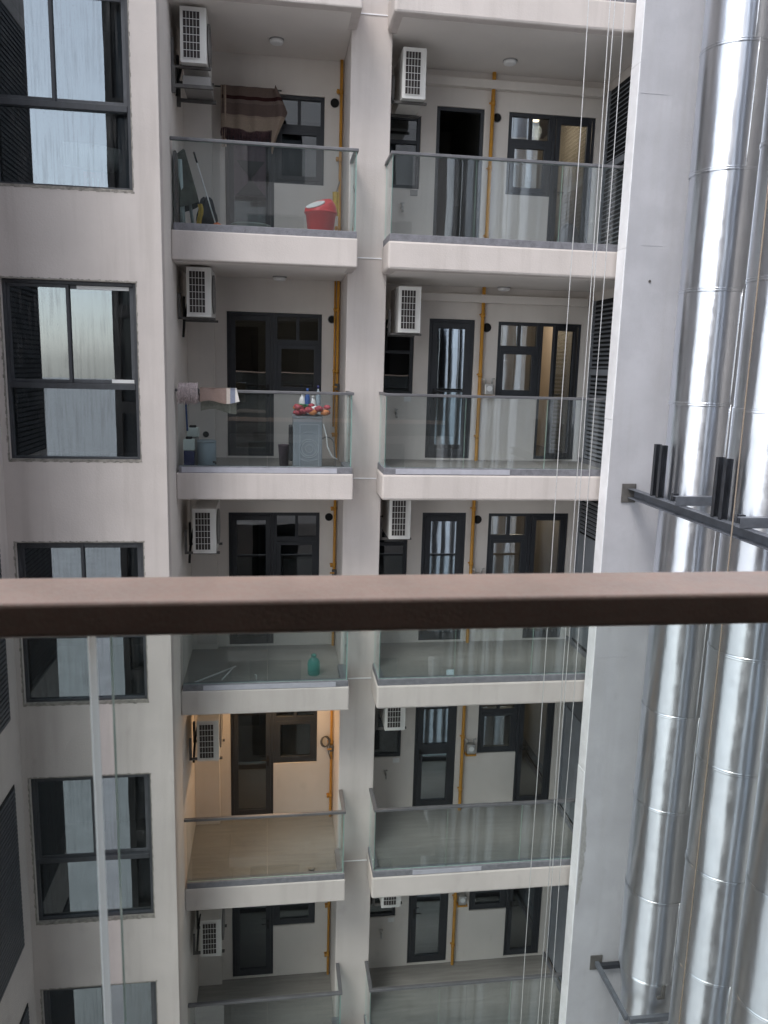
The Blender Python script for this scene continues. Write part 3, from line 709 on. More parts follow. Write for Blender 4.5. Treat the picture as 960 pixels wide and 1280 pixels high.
# ------------------------------------------------------------------ aluminium ducts
PXC, PR = 5.39, 0.42
def duct(y, zlo, zhi, ring0, seed, label):
    o = thing('insulated_duct', (PXC, y, zlo), label, 'duct', 'aluminium clad ducts rising beside the concrete wall')
    rd = random.Random(seed); step = 1.36
    zs = [ring0 + step * i for i in range(-20, 20)]; zs = [z for z in zs if zlo + 0.02 < z < zhi - 0.02]; zs = [zlo] + zs + [zhi]
    for i in range(len(zs) - 1):
        za, zb = zs[i], zs[i + 1]
        A = [rd.uniform(0, 6.28) for _ in range(3)]; am = rd.uniform(0.001, 0.0028)
        wob = lambda t, z, A=A, am=am: am * math.sin(2 * t + A[0] + 0.7 * z) + am * 0.6 * math.sin(3 * t + A[1] + 1.6 * z) + am * 0.35 * math.sin(5 * t + A[2] - 2.3 * z)
        n = 12; r0 = PR - 0.004 * (i % 2)
        prof = [(r0, za + (zb - za) * j / n) for j in range(n + 1)]
        b = MB().lathe(prof, PXC, y, 72, wob, cap=False)
        tl = Matrix.Translation((PXC, y, za)) @ Matrix.Rotation(rd.uniform(-.0035, .0035), 4, 'X') @ Matrix.Rotation(rd.uniform(-.0035, .0035), 4, 'Y') @ Matrix.Translation((-PXC, -y, -za))
        b.v = [tl @ v for v in b.v]; b.build('cladding_sheet', M['alu'], o)
        MB().lathe([(PR + 0.001, zb - 0.04), (PR + 0.006, zb - 0.033), (PR + 0.007, zb - 0.028), (PR + 0.004, zb - 0.02), (PR + 0.004, zb - 0.010), (PR + 0.007, zb - 0.004), (PR + 0.006, zb + 0.002), (PR + 0.001, zb + 0.008)], PXC, y, 72, None, cap=False).build('ring_seam', M['alu'], o)
        t0 = math.radians(-90 - 26 + rd.uniform(18, 58))
        pts = [(PXC + (PR + 0.003) * math.cos(t0 + 0.004 * j), y + (PR + 0.003) * math.sin(t0 + 0.004 * j), za + (zb - za) * j / 8) for j in range(9)]
        MB().tube(pts, [0.006 + rd.uniform(-.002, .002) for _ in pts], 6).build('long_seam', M['seam'], o)
    return o
d = duct(9.42, 11.62, TOP, 23.76, 1, 'metal duct nearest the grey wall, ending in a cone above the lower bracket')
cn = MB().lathe([(0.41, 11.62), (0.40, 11.55), (0.345, 11.22), (0.34, 11.1), (0.34, 0.0)], PXC, 9.42, 64); cn.build('cone', M['alu'], d)
cl = MB().box(PXC + 0.0, PXC + 0.04, 8.985, 9.03, 11.42, 11.62); cl.box(PXC - 0.06, PXC + 0.04, 8.99, 9.02, 11.40, 11.43); cl.build('hanger_clip', M['steel_dark'], d)
duct(7.97, 0.02, TOP, 16.95, 2, 'metal duct second from the grey wall, behind the brown cord')
duct(6.79, 0.02, TOP, 17.5, 3, 'metal duct at the right edge of the photo')
for i, y in enumerate((4.2, 2.9, 1.6, 0.3, -1.0, -2.3)):
    duct(y, 0.02, TOP, 17.1 + 0.4 * i, 4 + i, 'metal duct beyond the right edge, showing only as bright streaks in the balcony glass')

# ------------------------------------------------------------------ steel brackets
br_ = thing('steel_bracket', (4.8, 10.07, 18.4), 'upper dark steel bracket with upright posts across the ducts', 'bracket')
q = MB(); 
q.box(4.865, 4.875, 5.2, 10.05, 18.345, 18.475); q.box(4.775, 4.8645, 5.2, 10.05, 18.345, 18.355); q.box(4.775, 4.8645, 5.2, 10.05, 18.465, 18.475)
q.build('beam', M['grey_steel'], br_, bevel=0.002)
MB().box(4.69, 4.89, 10.052, 10.068, 18.28, 18.54).build('base_plate', M['steel_dark'], br_, bevel=0.004)
def post(y0):
    for yy in (y0, y0 + 0.155):
        q = MB(); q.box(4.79, 4.87, yy + 0.05, yy + 0.058, 18.477, 19.14); q.box(4.79, 4.798, yy, yy + 0.0495, 18.477, 19.14); q.box(4.862, 4.87, yy, yy + 0.0495, 18.477, 19.14)
        q.build('post', M['black_steel'], br_, bevel=0.002)
post(9.24); post(7.80); post(6.6)
for y in (8.66, 7.33):
    q = MB(); q.box(4.72, 6.58, y, y + 0.008, 18.48, 18.59); q.box(4.72, 6.58, y + 0.0085, y + 0.09, 18.582, 18.59); q.box(4.72, 6.58, y + 0.0085, y + 0.09, 18.48, 18.488)
    q.build('cross_arm', M['grey_steel'], br_, bevel=0.002)
for y in (9.02, 7.60): MB().box(4.88, 4.95, y, y + 0.05, 18.477, 18.57).build('clip_angle', M['black_steel'], br_)
bl_ = thing('steel_bracket', (4.9, 10.07, 11.1), 'lower dark steel bracket cradling the cone end of a duct', 'bracket')
MB().box(4.80, 4.99, 10.052, 10.068, 11.02, 11.26).build('base_plate', M['steel_dark'], bl_, bevel=0.004)
q = MB().box(4.87, 4.93, 9.0, 10.05, 11.10, 11.17); q.build('beam', M['grey_steel'], bl_, bevel=0.003)
q = MB().box(4.932, 6.58, 8.94, 9.0, 11.09, 11.17); q.build('cross_arm', M['grey_steel'], bl_, bevel=0.003)
q = MB().box(4.932, 6.58, 9.96, 10.03, 11.09, 11.16); q.build('rear_arm', M['black_steel'], bl_, bevel=0.003)

# ------------------------------------------------------------------ cables
for i, (x, lab) in enumerate(((3.70, 'leftmost thin steel cable hanging in front of the right balconies'), (3.975, 'second steel cable from the left, close beside another'), (4.025, 'third steel cable, the right one of a close pair'), (4.15, 'rightmost steel cable hanging beside the white wall end'))):
    yy = 9.9; pts = [(x + 0.006 * math.sin(z * 0.9 + i * 2), yy + 0.004 * math.sin(z * 1.3 + i), z) for z in [j * 0.75 for j in range(0, 45)]]
    o = MB().tube(pts, 0.0055, 6).build('steel_cable', M['cable']); tag(o, lab, 'cable', 'steel cables hanging before the right balconies')
pts = [(4.112 + 0.008 * math.sin(z * 0.5), 6.5, z) for z in [j * 0.6 for j in range(0, 56)]]
o = MB().tube(pts, 0.007, 6).build('brown_cord', M['rope']); tag(o, 'brown cord hanging in front of the metal ducts', 'cord')

# ------------------------------------------------------------------ things on the top left balcony
def fz(k): return FZ[k] + 0.006
# swing bin
z = fz(0); bxc, byc = 0.60, 10.80; BIN0 = set(COL.objects)
o = thing('swing_bin', (bxc, byc, z), 'red swing bin with white flap behind the glass', 'bin')
MB().lathe([(0.125, z), (0.13, z + 0.01), (0.165, z + 0.33), (0.172, z + 0.335), (0.172, z + 0.35)], bxc, byc, 32).build('body', M['red'], o)
n_ = 32
def dome(u, v):
    t = 2 * PI * u; r_ = 0.177 * math.cos(v * PI / 2 * 0.93) ** 0.8; h_ = 0.20 * math.sin(v * PI / 2)
    x, y = bxc + r_ * math.cos(t), byc + r_ * math.sin(t)
    d_ = ((x - bxc) * -0.70 + (y - byc) * -0.71)
    zz = z + 0.36 + h_
    lim = z + 0.50 - 0.70 * d_
    return (x, y, min(zz, max(z + 0.375, lim)))
lid = MB().grid(dome, 40, 16); lid.lathe([(0.178, z + 0.345), (0.181, z + 0.352), (0.181, z + 0.37), (0.176, z + 0.376)], bxc, byc, 32, cap=False); lid.build('lid', M['red'], o)
fl = MB(); ax = Matrix.Translation((bxc - 0.060, byc - 0.062, z + 0.505 + 0.70 * -0.0865)) @ Matrix.Rotation(math.atan2(-0.71, -0.70), 4, 'Z') @ Matrix.Rotation(math.atan(0.70), 4, 'Y')
fl.prism([(0.105 * math.cos(t * PI / 14), 0.115 * math.sin(t * PI / 14)) for t in range(28)], 0.002, 0.010); fl.v = [ax @ v for v in fl.v]
fl.build('flap', M['white'], o)
for ob in list(COL.objects):
    if ob not in BIN0 and ob.type == 'MESH':
        for v in ob.data.vertices: v.co.x *= 1.18; v.co.y *= 1.18; v.co.z *= 0.98
# striped blanket on a rod before the door
z = FZ[0]
rod = MB().tube([(-0.86, 11.93, z + 2.15), (0.10, 11.93, z + 2.15)], 0.012, 8).build('hanging_rod', M['steel_dark']); tag(rod, 'thin dark rod holding the striped blanket across the door', 'rod')
o = thing('striped_blanket', (-0.35, 11.93, z + 1.4), 'brown striped blanket with fringe hung across the top left door', 'blanket')
def drape(u, v):
    x = -0.73 + 0.76 * u; zz = z + 2.165 - 0.57 * v + 0.015 * math.sin(u * 9) * v
    y = 11.905 - 0.02 * math.sin(u * 22) * (0.3 + v) - 0.02 * v * math.sin(u * 5 + 1)
    return (x, y, zz)
mb = MB().grid(drape, 44, 14); mb.build('blanket_cloth', M['blanket'], o)
def back(u, v):
    x, y, zz = drape(u, v * 0.7); return (x, 11.965 + 0.01 * math.sin(u * 15), zz)
MB().grid(back, 30, 6).build('rear_fold', M['blanket_tail'], o)
fr = MB(); rd = random.Random(4)
for i in range(70):
    u = (i + 0.5) / 70; x, y, zz = drape(u, 1.0); l = rd.uniform(0.08, 0.15)
    fr.tube([(x, y, zz + 0.01), (x + rd.uniform(-.012, .012), y - 0.004, zz - l * 0.5), (x + rd.uniform(-.02, .02), y, zz - l)], 0.005, 4)
fr.build('fringe', M['fringe'], o)
def tail(u, v):
    w = 0.05 + 0.15 * min(1.0, v * 2.4) * max(0.0, 1 - max(0.0, v - 0.42) / 0.58) ** 1.3
    return (-0.03 + u * w + 0.015 * math.sin(v * 5), 11.86 + 0.03 * math.sin(u * 6 + v * 3), z + 2.14 - 0.80 * v - 0.05 * math.sin(u * 5))
MB().grid(tail, 10, 26).build('tail', M['blanket'], o)
MB().grid(lambda u, v: (-0.725 + 0.07 * u, 11.885 + 0.02 * math.sin(u * 6), z + 2.16 - 0.80 * v), 5, 10).build('left_fold', M['blanket_tail'], o)
# patterned cloth behind, seen through the balustrade
o = thing('patterned_cloth', (-0.3, 12.0, z + 0.5), 'dusky cloth with dark hourglass motif hanging over the top left door', 'cloth')
MB().grid(lambda u, v: (-0.56 + 0.44 * u, 12.01 + 0.012 * math.sin(u * 14), z + 1.6 - 0.85 * v), 20, 10).build('cloth_sheet', M['rug'], o)
mo = MB(); yy = 11.985
mo.prism([(-0.50, 0), (-0.36, 0), (-0.30, 0)], 0, 0) if False else None
for pts in ([(-0.53, 1.22), (-0.13, 1.22), (-0.33, 0.98)], [(-0.33, 0.98), (-0.13, 0.76), (-0.53, 0.76)]):
    b = len(mo.v)
    for y in (yy, yy + 0.004):
        for x, zz in pts: mo.v.append(Vector((x, y, z + zz)))
    mo.face([b, b + 1, b + 2]); mo.face([b + 5, b + 4, b + 3])
    for i in range(3): j = (i + 1) % 3; mo.face([b + i, b + j, b + 3 + j, b + 3 + i])
mo.build('hourglass_motif', M['rug_motif'], o)
# ironing board wrapped in dark cloth, leaning at the left
z = fz(0)
o = thing('ironing_board', (-1.1, 10.75, z), 'folded ironing board under a dark olive cloth in the left corner', 'ironing board')
def cov(u, v):
    a = (u - 0.5) * 2; t = v
    return (-1.205 + 0.19 * (1 - abs(a) ** 3) * (0.55 + 0.6 * t) + 0.05 * t, 10.72 + 0.22 * a * (0.55 + 0.45 * t), z + 1.0 - 0.62 * t - 0.09 * abs(a) ** 2.5 + 0.012 * math.sin(9 * u + 4 * t))
MB().grid(cov, 26, 16).build('cover', M['olive_cloth'], o)
q = MB()
for (xa, ya, xb, yb, w) in ((-1.15, 10.58, -1.12, 10.56, 0.05), (-1.13, 10.80, -1.0, 10.74, 0.035)):
    q.tube([(xa, ya, z + 0.85), (xb, yb, z)], [w * 0.55, w * 0.7], 6)
q.build('leg', M['teal_board'], o); 
MB().box(-1.225, -1.19, 10.55, 10.95, z + 0.02, z + 0.95).build('board', M['dark_bag'], o, bevel=0.01)
o = thing('floor_mop', (-0.72, 10.75, z), 'long thin pole mop with orange head leaning in the left corner', 'mop')
MB().tube([(-0.985, 11.05, z + 0.93), (-0.735, 10.72, z + 0.13)], 0.008, 8).build('pole', M['white'], o)
MB().tube([(-1.03, 11.10, z + 1.07), (-0.985, 11.05, z + 0.93)], 0.012, 8).build('grip', M['foam'], o)
q = MB().box(-0.78, -0.66, 10.69, 10.75, z + 0.06, z + 0.10); q.blob((-0.71, 10.72, z + 0.10), 0.055, (1.1, 0.6, 1.0), 12, 3); q.build('mop_head', M['orange'], o)
o = MB().blob((-0.86, 10.92, z + 0.24), 0.15, (0.85, 0.7, 1.55), 22, 11, 0.14).build('crumpled_bag', M['dark_bag']); tag(o, 'dark crumpled bag standing between ironing board and mop', 'bag')
o = MB().grid(lambda u, v: (-0.955 + 0.06 * u + 0.015 * math.sin(v * 7), 10.66 + 0.02 * math.sin(u * 7), z + 0.36 - 0.34 * v), 6, 12).build('mustard_rag', M['yellow_cloth']); tag(o, 'mustard yellow rag hanging below the olive cover', 'rag')
o = thing('broom', (0.8, 11.5, z), 'brown broom with mustard rag leaning behind the red bin', 'broom')
MB().tube([(0.92, 11.85, z + 0.98), (0.66, 11.3, z + 0.08)], 0.011, 8).build('handle', M['rope'], o)
MB().grid(lambda u, v: (0.80 + 0.09 * u + 0.05 * v * 0.2, 11.55 + 0.02 * math.sin(u * 9), z + 0.78 - 0.32 * v), 6, 10).build('rag', M['yellow_cloth'], o)
q = MB().box(0.58, 0.74, 11.22, 11.28, z + 0.02, z + 0.12); q.build('bristles', M['steel_dark'], o, bevel=0.015)
o = MB().blob((0.42, 10.72, z + 0.06), 0.09, (1.1, 0.8, 0.55), 14, 8, 0.1).build('grey_rag', M['mop_string']); tag(o, 'small grey rag on the floor left of the red bin', 'rag')
# teal crate and basin near the door
o = thing('laundry_basin', (-0.4, 11.6, z), 'pale teal basin standing in front of the top left door', 'basin')
MB().lathe([(0.20, z), (0.26, z + 0.27), (0.28, z + 0.28), (0.275, z + 0.285), (0.25, z + 0.27), (0.19, z + 0.02)], -0.32, 11.6, 28).build('bowl', M['teal_board'], o)

# ------------------------------------------------------------------ second left balcony
z = FZ[1]; zr = z + 1.073; yr = YF + 0.05
o = thing('string_mop', (-1.1, yr, z), 'string mop with pinkish strands hung head up over the rail', 'mop')
q = MB(); rd = random.Random(9)
for i in range(120):
    x = -1.20 + 0.235 * rd.random(); yy = yr - 0.055 + 0.03 * rd.random(); l = rd.uniform(0.18, 0.27)
    q.tube([(x, yr + 0.0, zr + 0.05 + rd.uniform(0, .03)), (x + rd.uniform(-.01, .01), yy, zr + 0.01), (x + rd.uniform(-.02, .02), yy - 0.005, zr - l * 0.4), (x + rd.uniform(-.03, .03), yy, zr - l + 0.07)], 0.0055, 4)
q.build('strands', M['mop_string'], o)
MB().tube([(-1.13, yr + 0.06, zr + 0.04), (-1.12, yr + 0.16, zr - 0.55)], 0.012, 8).build('pole', M['blue'], o)
MB().tube([(-0.97, yr - 0.03, zr + 0.01), (-0.94, yr + 0.03, zr - 0.16)], 0.016, 8).build('clamp', M['foam'], o)
o = thing('towel', (-0.7, yr, zr), 'brown and white towel draped over the balcony handrail', 'towel')
def tw(u, v):
    x = -0.93 + 0.45 * u + 0.02 * v * (u - 0.3)
    a = v * 2 - 1
    if a < 0: return (x, yr + 0.055 + 0.012 * math.sin(u * 9), zr + 0.016 + 0.32 * a)
    return (x + 0.03 * a * u, yr - 0.052 - 0.014 * math.sin(u * 11 + 1) - 0.02 * a, zr + 0.016 - (0.175 - 0.02 * math.sin(u * 7)) * a)
q = MB(); q.grid(lambda u, v: tw(u, v * 0.5 + 0.5), 30, 8).build('front_fold', M['towel'], o)
q = MB(); q.grid(lambda u, v: (tw(u, 0.5)[0], yr - 0.052 + 0.107 * v, zr + 0.017 + 0.006 * math.sin(v * PI)), 30, 5).build('top_fold', M['towel'], o)
q = MB(); q.grid(lambda u, v: (tw(u, 0.3)[0] - 0.005, yr + 0.055 + 0.012 * math.sin(u * 9), zr + 0.016 - (0.30 - 0.03 * math.sin(u * 5)) * v), 30, 8).build('rear_fold', M['towel2'], o)
z = fz(1)
def bucket(x, y, zb, w, h, label, m1, m2, split):
    o = thing('plastic_bucket', (x, y, zb), label, 'bucket')
    if split > 0: MB().box(x - w, x + w, y - w, y + w, zb, zb + h * split).build('body', m1, o, bevel=0.02)
    MB().box(x - w * 1.06, x + w * 1.06, y - w * 1.06, y + w * 1.06, zb + h * split + 0.001, zb + h).build('upper_band', m2, o, bevel=0.015)
    MB().box(x - w * 0.6, x + w * 0.6, y - w * 0.6, y + w * 0.6, zb + h + 0.001, zb + h + 0.03).build('lid', M['foam'], o, bevel=0.01)
    return o
bucket(-1.115, 10.72, z, 0.068, 0.40, 'navy bucket with mint upper band in the left corner', M['navy'], M['mint'], 0.62)
bucket(-1.09, 11.0, z + 0.0, 0.075, 0.53, 'tall mint topped container behind the navy bucket', M['ac_side'], M['mint'], 0.76)
o = thing('water_barrel', (-0.9, 10.85, z), 'grey blue barrel beside the navy bucket', 'barrel')
MB().lathe([(0.115, z), (0.122, z + 0.01), (0.125, z + 0.34), (0.118, z + 0.36)], -0.89, 10.78, 28).build('body', M['steelblue'], o)
MB().lathe([(0.128, z + 0.355), (0.128, z + 0.375), (0.10, z + 0.385)], -0.89, 10.78, 28).build('rim', M['steelblue'], o)
MB().tube([(-0.80, 10.68, z + 0.10), (-0.77, 10.66, z + 0.10), (-0.765, 10.655, z + 0.07)], 0.012, 8).build('tap', M['steel_dark'], o)
# washing machine seen from its embossed side
x0, x1, y0, y1, h = 0.255, 0.645, 10.62, 11.22, 0.70
o = thing('washing_machine', (0.4, 10.9, z), 'silver grey washing machine side with embossed rings, produce on top', 'washing machine')
MB().box(x0, x1, y0, y1, z + 0.015, z + h).build('cabinet', M['washer'], o, bevel=0.012)
q = MB().ring(x0 + 0.085, x1 - 0.04, y0 - 0.005, y0 - 0.0005, z + 0.04, z + h - 0.07, 0.012)
cx, cz = (x0 + x1) / 2 + 0.02, z + 0.30
for rr in (0.05, 0.10, 0.125): q.tube([(cx + rr * math.cos(t * PI / 16), y0 - 0.002, cz + rr * math.sin(t * PI / 16)) for t in range(33)], 0.006, 5, caps=False)
for (za, s_) in ((z + 0.50, 1), (z + 0.15, -1)): q.tube([(cx + 0.22 * math.sin(a), y0 - 0.002, za + s_ * (0.22 * math.cos(a) - 0.20)) for a in [-.55 + 1.1 * j / 12 for j in range(13)]], 0.005, 5)
q.build('embossing', M['washer_rib'], o)
MB().box(x0 - 0.05, x0 - 0.002, y0 + 0.1, y1 - 0.05, z + 0.12, z + h - 0.12).build('door_face', M['dark_bag'], o, bevel=0.01)
MB().box(x0 - 0.006, x1 + 0.006, y0 - 0.006, y1 + 0.004, z + h + 0.001, z + h + 0.03).build('top_plate', M['washer'], o, bevel=0.008)
zt = z + h + 0.032
o = thing('produce_pile', (0.4, 10.8, zt), 'pile of crimson, orange and white wrapped produce on the washer', 'produce')
rd = random.Random(12)
for j, (mname, n) in enumerate((('onion', 20), ('orangef', 10), ('white', 7))):
    q = MB()
    for i in range(n):
        q.blob((x0 + 0.05 + rd.random() * 0.42, 10.64 + rd.random() * 0.22, zt + 0.03 + rd.random() * 0.07 + (0.06 if i % 3 == 0 and j == 0 else 0)), rd.uniform(0.036, 0.055), (1.2, 1, 0.75), 10, i + 20 * j, 0.12)
    q.build(('crimson_packets', 'orange_packets', 'white_packets')[j], M[mname], o)
q = MB()
for i in range(40):
    c = Vector((x0 + 0.03 + rd.random() * 0.16, 10.68 + rd.random() * 0.15, zt + 0.08 + rd.random() * 0.07)); r_ = Matrix.Rotation(rd.random() * 6, 4, 'Z') @ Matrix.Rotation(rd.uniform(-1, 1), 4, 'X')
    q.box(-0.03, 0.03, -0.012, 0.012, -0.001, 0.001, Matrix.Translation(c) @ r_)
o2 = q.build('green_leaves', M['green'], o)
def bottle(name, x, y, zb, r, h, mat, capm, label):
    o = thing(name, (x, y, zb), label, 'bottle')
    MB().lathe([(r, zb), (r * 1.04, zb + 0.01), (r * 1.04, zb + h * 0.62), (r * 0.8, zb + h * 0.76), (r * 0.36, zb + h * 0.84), (r * 0.36, zb + h * 0.90)], x, y, 20).build('body', mat, o)
    MB().lathe([(r * 0.45, zb + h * 0.895), (r * 0.45, zb + h)], x, y, 16).build('cap', capm, o)
    return o
bottle('detergent_bottle', 0.385, 10.95, zt, 0.045, 0.30, M['white'], M['white'], 'white detergent bottle left of the blue one on the washer')
bottle('detergent_bottle', 0.455, 10.93, zt, 0.035, 0.36, M['blue'], M['blue'], 'blue detergent bottle on the washer between white ones')
bottle('detergent_bottle', 0.53, 10.98, zt, 0.045, 0.26, M['white'], M['white'], 'white detergent bottle right of the blue one on the washer')
bottle('detergent_bottle', 0.605, 11.02, zt, 0.035, 0.40, M['steelblue'], M['navy'], 'tall slim bottle with navy cap at the rear of the washer')
q = MB().tube([(0.60, 10.65, z + 0.66), (0.66, 10.63, z + 0.62), (0.70, 10.62, z + 0.48), (0.715, 10.62, z + 0.33), (0.78, 10.62, z + 0.20), (0.86, 10.63, z + 0.155)], 0.008, 8)
tag(q.build('white_hose', M['white']), 'thin white hose curling down beside the washing machine', 'hose')
pts = [(0.64 + 0.0, 10.95, z)] + [(0.73 - 0.10 * math.cos(t * PI / 10), 10.95, z + 0.33 + 0.10 * math.sin(t * PI / 10)) for t in range(11)] + [(0.85, 10.95, z + 0.1), (0.85, 10.95, z)]
tag(MB().tube(pts, 0.011, 8).build('grey_drain_hose', M['ac_side']), 'grey drain hose looped right of the washing machine', 'hose')
tag(MB().lathe([(0.06, z), (0.08, z + 0.30), (0.085, z + 0.31)], 0.14, 11.05, 20).build('maroon_bucket', M['rug']), 'dark maroon bucket left of the washing machine', 'bucket')

# ------------------------------------------------------------------ middle balconies
z = fz(2)
bottle('water_jug', 0.575, 10.85, z, 0.085, 0.30, M['aqua'], M['aqua'], 'aqua plastic jug standing on the bare tiles')
for a, b_, lab in (((-1.1, 10.62), (-0.55, 11.2), 'long white plastic strip lying on the tiles'), ((-0.72, 10.7), (-0.58, 11.18), 'short white plastic strip lying on the tiles')):
    tag(MB().tube([(a[0], a[1], z + 0.012), (b_[0], b_[1], z + 0.012)], 0.012, 6).build('plastic_strip', M['white']), lab, 'strip', 'white strips on the floor')
tag(MB().tube([(-0.24, 10.62, z), (-0.24, 10.62, z + 0.10), (-0.26, 10.62, z + 0.11)], 0.009, 6).build('pipe_stub', M['white']), 'short white pipe stub standing on the tiles', 'pipe')
q = MB().box(-0.055, 0.055, -0.001, 0.001, 0, 0.13, Matrix.Translation((2.53, 10.54, z + 0.0)) @ Matrix.Rotation(math.radians(-12), 4, 'X'))
tag(q.build('blue_paper', M['paper']), 'pale blue paper leaning against the balustrade glass', 'paper')
q = MB().box(-0.07, 0.07, -0.04, 0.04, 0, 0.004, Matrix.Translation((4.43, 10.62, z + 0.003)) @ Matrix.Rotation(0.4, 4, 'Z'))
tag(q.build('card_scrap', M['scrap']), 'pink card scrap on the floor near the cables', 'scrap')
q = MB().blob((0.56, 10.62, fz(3) + 0.03), 0.04, (1.3, 0.7, 0.6), 10, 2, 0.3); tag(q.build('dry_leaf_scrap', M['rope']), 'small brown scrap on the floor of the warm lit balcony', 'scrap')
# dark bag in the kitchen doorway of the top right balcony
z = fz(0)
q = MB().blob((4.32, 11.75, z + 0.28), 0.22, (0.8, 0.7, 1.25), 22, 5, 0.08); tag(q.build('dark_sack', M['dark_bag']), 'dark sack standing before the top right kitchen door', 'sack')

# ------------------------------------------------------------------ things seen inside rooms
z = FZ[0] + 0.30
q = MB().tube([(-2.36, 9.80, z + 0.36), (-2.33, 9.80, z + 0.36), (-2.0, 9.80, z + 0.34), (-1.72, 9.80, z + 0.32)], [0.06, 0.125, 0.14, 0.12], 20); tag(q.build('white_bolster', M['white']), 'white bolster behind the top left window glass', 'bolster')
o = thing('pink_box', (-2.0, 9.8, z - 0.05), 'pink box behind the top left window, under the bolster', 'box')
MB().box(-2.13, -1.9, 9.8, 9.95, z - 0.05, z + 0.19).build('carton', M['scrap'], o, bevel=0.006)
q = MB()
for i in range(3): q.box(-2.09 + i * 0.055, -2.075 + i * 0.055, 9.796, 9.799, z, z + 0.12)
q.build('slot', M['white'], o)
for (x, y, zz, lab) in ((-0.10, 13.6, FZ[1] + 2.60, 'small lit downlight inside the room, left of two'), (0.18, 13.3, FZ[1] + 2.60, 'small lit downlight inside the room, right of two')):
    tag(MB().lathe([(0.05, zz - 0.01), (0.055, zz)], x, y, 16).build('downlight', M['spot_on']), lab, 'lamp', 'small downlights inside the second left room')
ld = bpy.data.lights.new('room_glow', 'POINT'); ld.energy = 5.0; ld.color = (1.0, 0.85, 0.68); ld.shadow_soft_size = 0.1
lo = bpy.data.objects.new('room_glow', ld); COL.objects.link(lo); lo.location = (0.04, 13.45, FZ[1] + 2.5)
# added lamps brighten the kitchens behind the right glass doors
for k, e_ in ((0, 9.0), (1, 10.0), (2, 9.0), (3, 9.0)):
    zz = FZ[k] + 2.62
    tag(MB().lathe([(0.05, zz - 0.03), (0.06, zz)], 4.4, 13.9, 20).build('added_kitchen_lamp', M['spot_on']), ['added round lamp lighting the top right kitchen', 'added round lamp lighting the kitchen with the open door', 'added round lamp lighting the kitchen above the brown rail', 'added round lamp lighting the kitchen below the brown rail'][k], 'lamp', 'added lamps inside the kitchens')
    ld = bpy.data.lights.new('kitchen_fill', 'POINT'); ld.energy = e_; ld.color = (1.0, 0.82, 0.62); ld.shadow_soft_size = 0.12
    lo = bpy.data.objects.new('kitchen_fill', ld); COL.objects.link(lo); lo.location = (4.4, 13.9, zz - 0.2)

# ------------------------------------------------------------------ the camera's own building and neighbour across the well
OB = thing('viewing_building', (2, -3, 0), 'building the view is taken from, with open balconies behind the brown rail', 'building')
vh = [(x, x + 1.5, z + 0.1, z + 2.3) for z in [0.6 + 3 * i for i in range(9)] for x in (-0.7, 2.2)]
OT = 29.2
MB().holes(1, -1.4, -1.2, -1.2, 4.6, 0, 18.29, [r for r in vh if r[3] < 18]).build('wall', M['plaster'], OB)
MB().holes(1, -1.4, -1.2, -1.2, 4.6, 18.291, 21.599, [r for r in vh if 18 < r[3] < 21.4]).build('loggia_wall', M['dark_door_shade'], OB)  # coloured dark so little bounce light reaches the rail front
MB().holes(1, -1.4, -1.2, -1.2, 4.6, 21.6, OT, [r for r in vh if r[3] > 21.6]).build('wall', M['plaster'], OB)
MB().box(-1.2, 4.6, -1.9, -1.7, 0, OT).build('glass_line', M['dark_glass'], OB)
MB().box(-1.4, -1.2, -7.0, -1.402, 0, OT).build('side_wall', M['plaster'], OB)
for z in [3.6 + 3 * i for i in range(6)]: MB().box(-1.2, 4.6, -1.198, 0.82, z - 0.3, z).build('balcony_slab', M['dark_door_shade'] if z > 18 else M['plaster'], OB)
MB().box(-1.2, 4.6, -1.198, 0.25, 21.3, 21.6).build('shade_canopy', M['dark_door_shade'], OB)  # unseen canopy added to keep sky light off the rail front
MB().box(-1.4, -1.202, -1.199, 0.82, 0, 21.298).build('shade_wall', M['dark_door_shade'], OB)  # unseen wall added to block side light from the rail
MB().box(4.4, 4.6, -1.198, 0.80, 18.6, 21.298).build('shade_wall', M['dark_door_shade'], OB)  # unseen, closes the loggia's right side against light
vh2 = [(x, x + 1.55, z + 0.12, z + 2.75) for z in [0.6 + 3 * i for i in range(11)] for x in (-4.8, -3.1)]
MB().holes(1, -7.2, -7.0, -5.0, -1.4, 0, 34.5, vh2).build('rear_wall', M['dark_door_shade'], OB)  # unseen block, darkened to give the dark band in window reflections
MB().box(-5.0, -1.4, -7.6, -7.4, 0, 34.5).build('rear_glass', M['dark_glass'], OB)
# brown railing in front of the camera
m_, t_ = nt_new('translucent white for edge glow'); o_ = N(t_, 'ShaderNodeOutputMaterial'); a_ = N(t_, 'ShaderNodeBsdfTranslucent', Color=(0.95, 0.96, 0.95, 1)); d_ = N(t_, 'ShaderNodeBsdfDiffuse', Color=(0.85, 0.86, 0.85, 1)); x_ = N(t_, 'ShaderNodeMixShader'); x_.inputs[0].default_value = 0.2  # near-white tone stands for light piped through the glass edge
L(t_, a_.outputs[0], x_.inputs[1]); L(t_, d_.outputs[0], x_.inputs[2]); L(t_, x_.outputs[0], o_.inputs['Surface']); M['joint'] = m_
R0 = thing('balcony_railing', (0, 0.70, 18.6), 'brown metal rail over clear glass right in front of the viewer', 'railing')
MB().box(-1.19, 4.38, 0.655, 0.738, 19.772, 19.8025).build('top_rail', M['brown'], R0, bevel=0.004, seg=3)
for (xa, xb) in ((-1.19, -0.1625), (-0.1435, 1.6), (1.615, 4.38)):
    mb = MB().box(xa, xb, 0.692, 0.702, 18.7, 19.7715); mb.mi = [1, 1, 0, 1, 0, 1]
    mb.build('glass_panel', [M['nglass'], M['joint'] if xa < -1 else M['gedge']], R0)
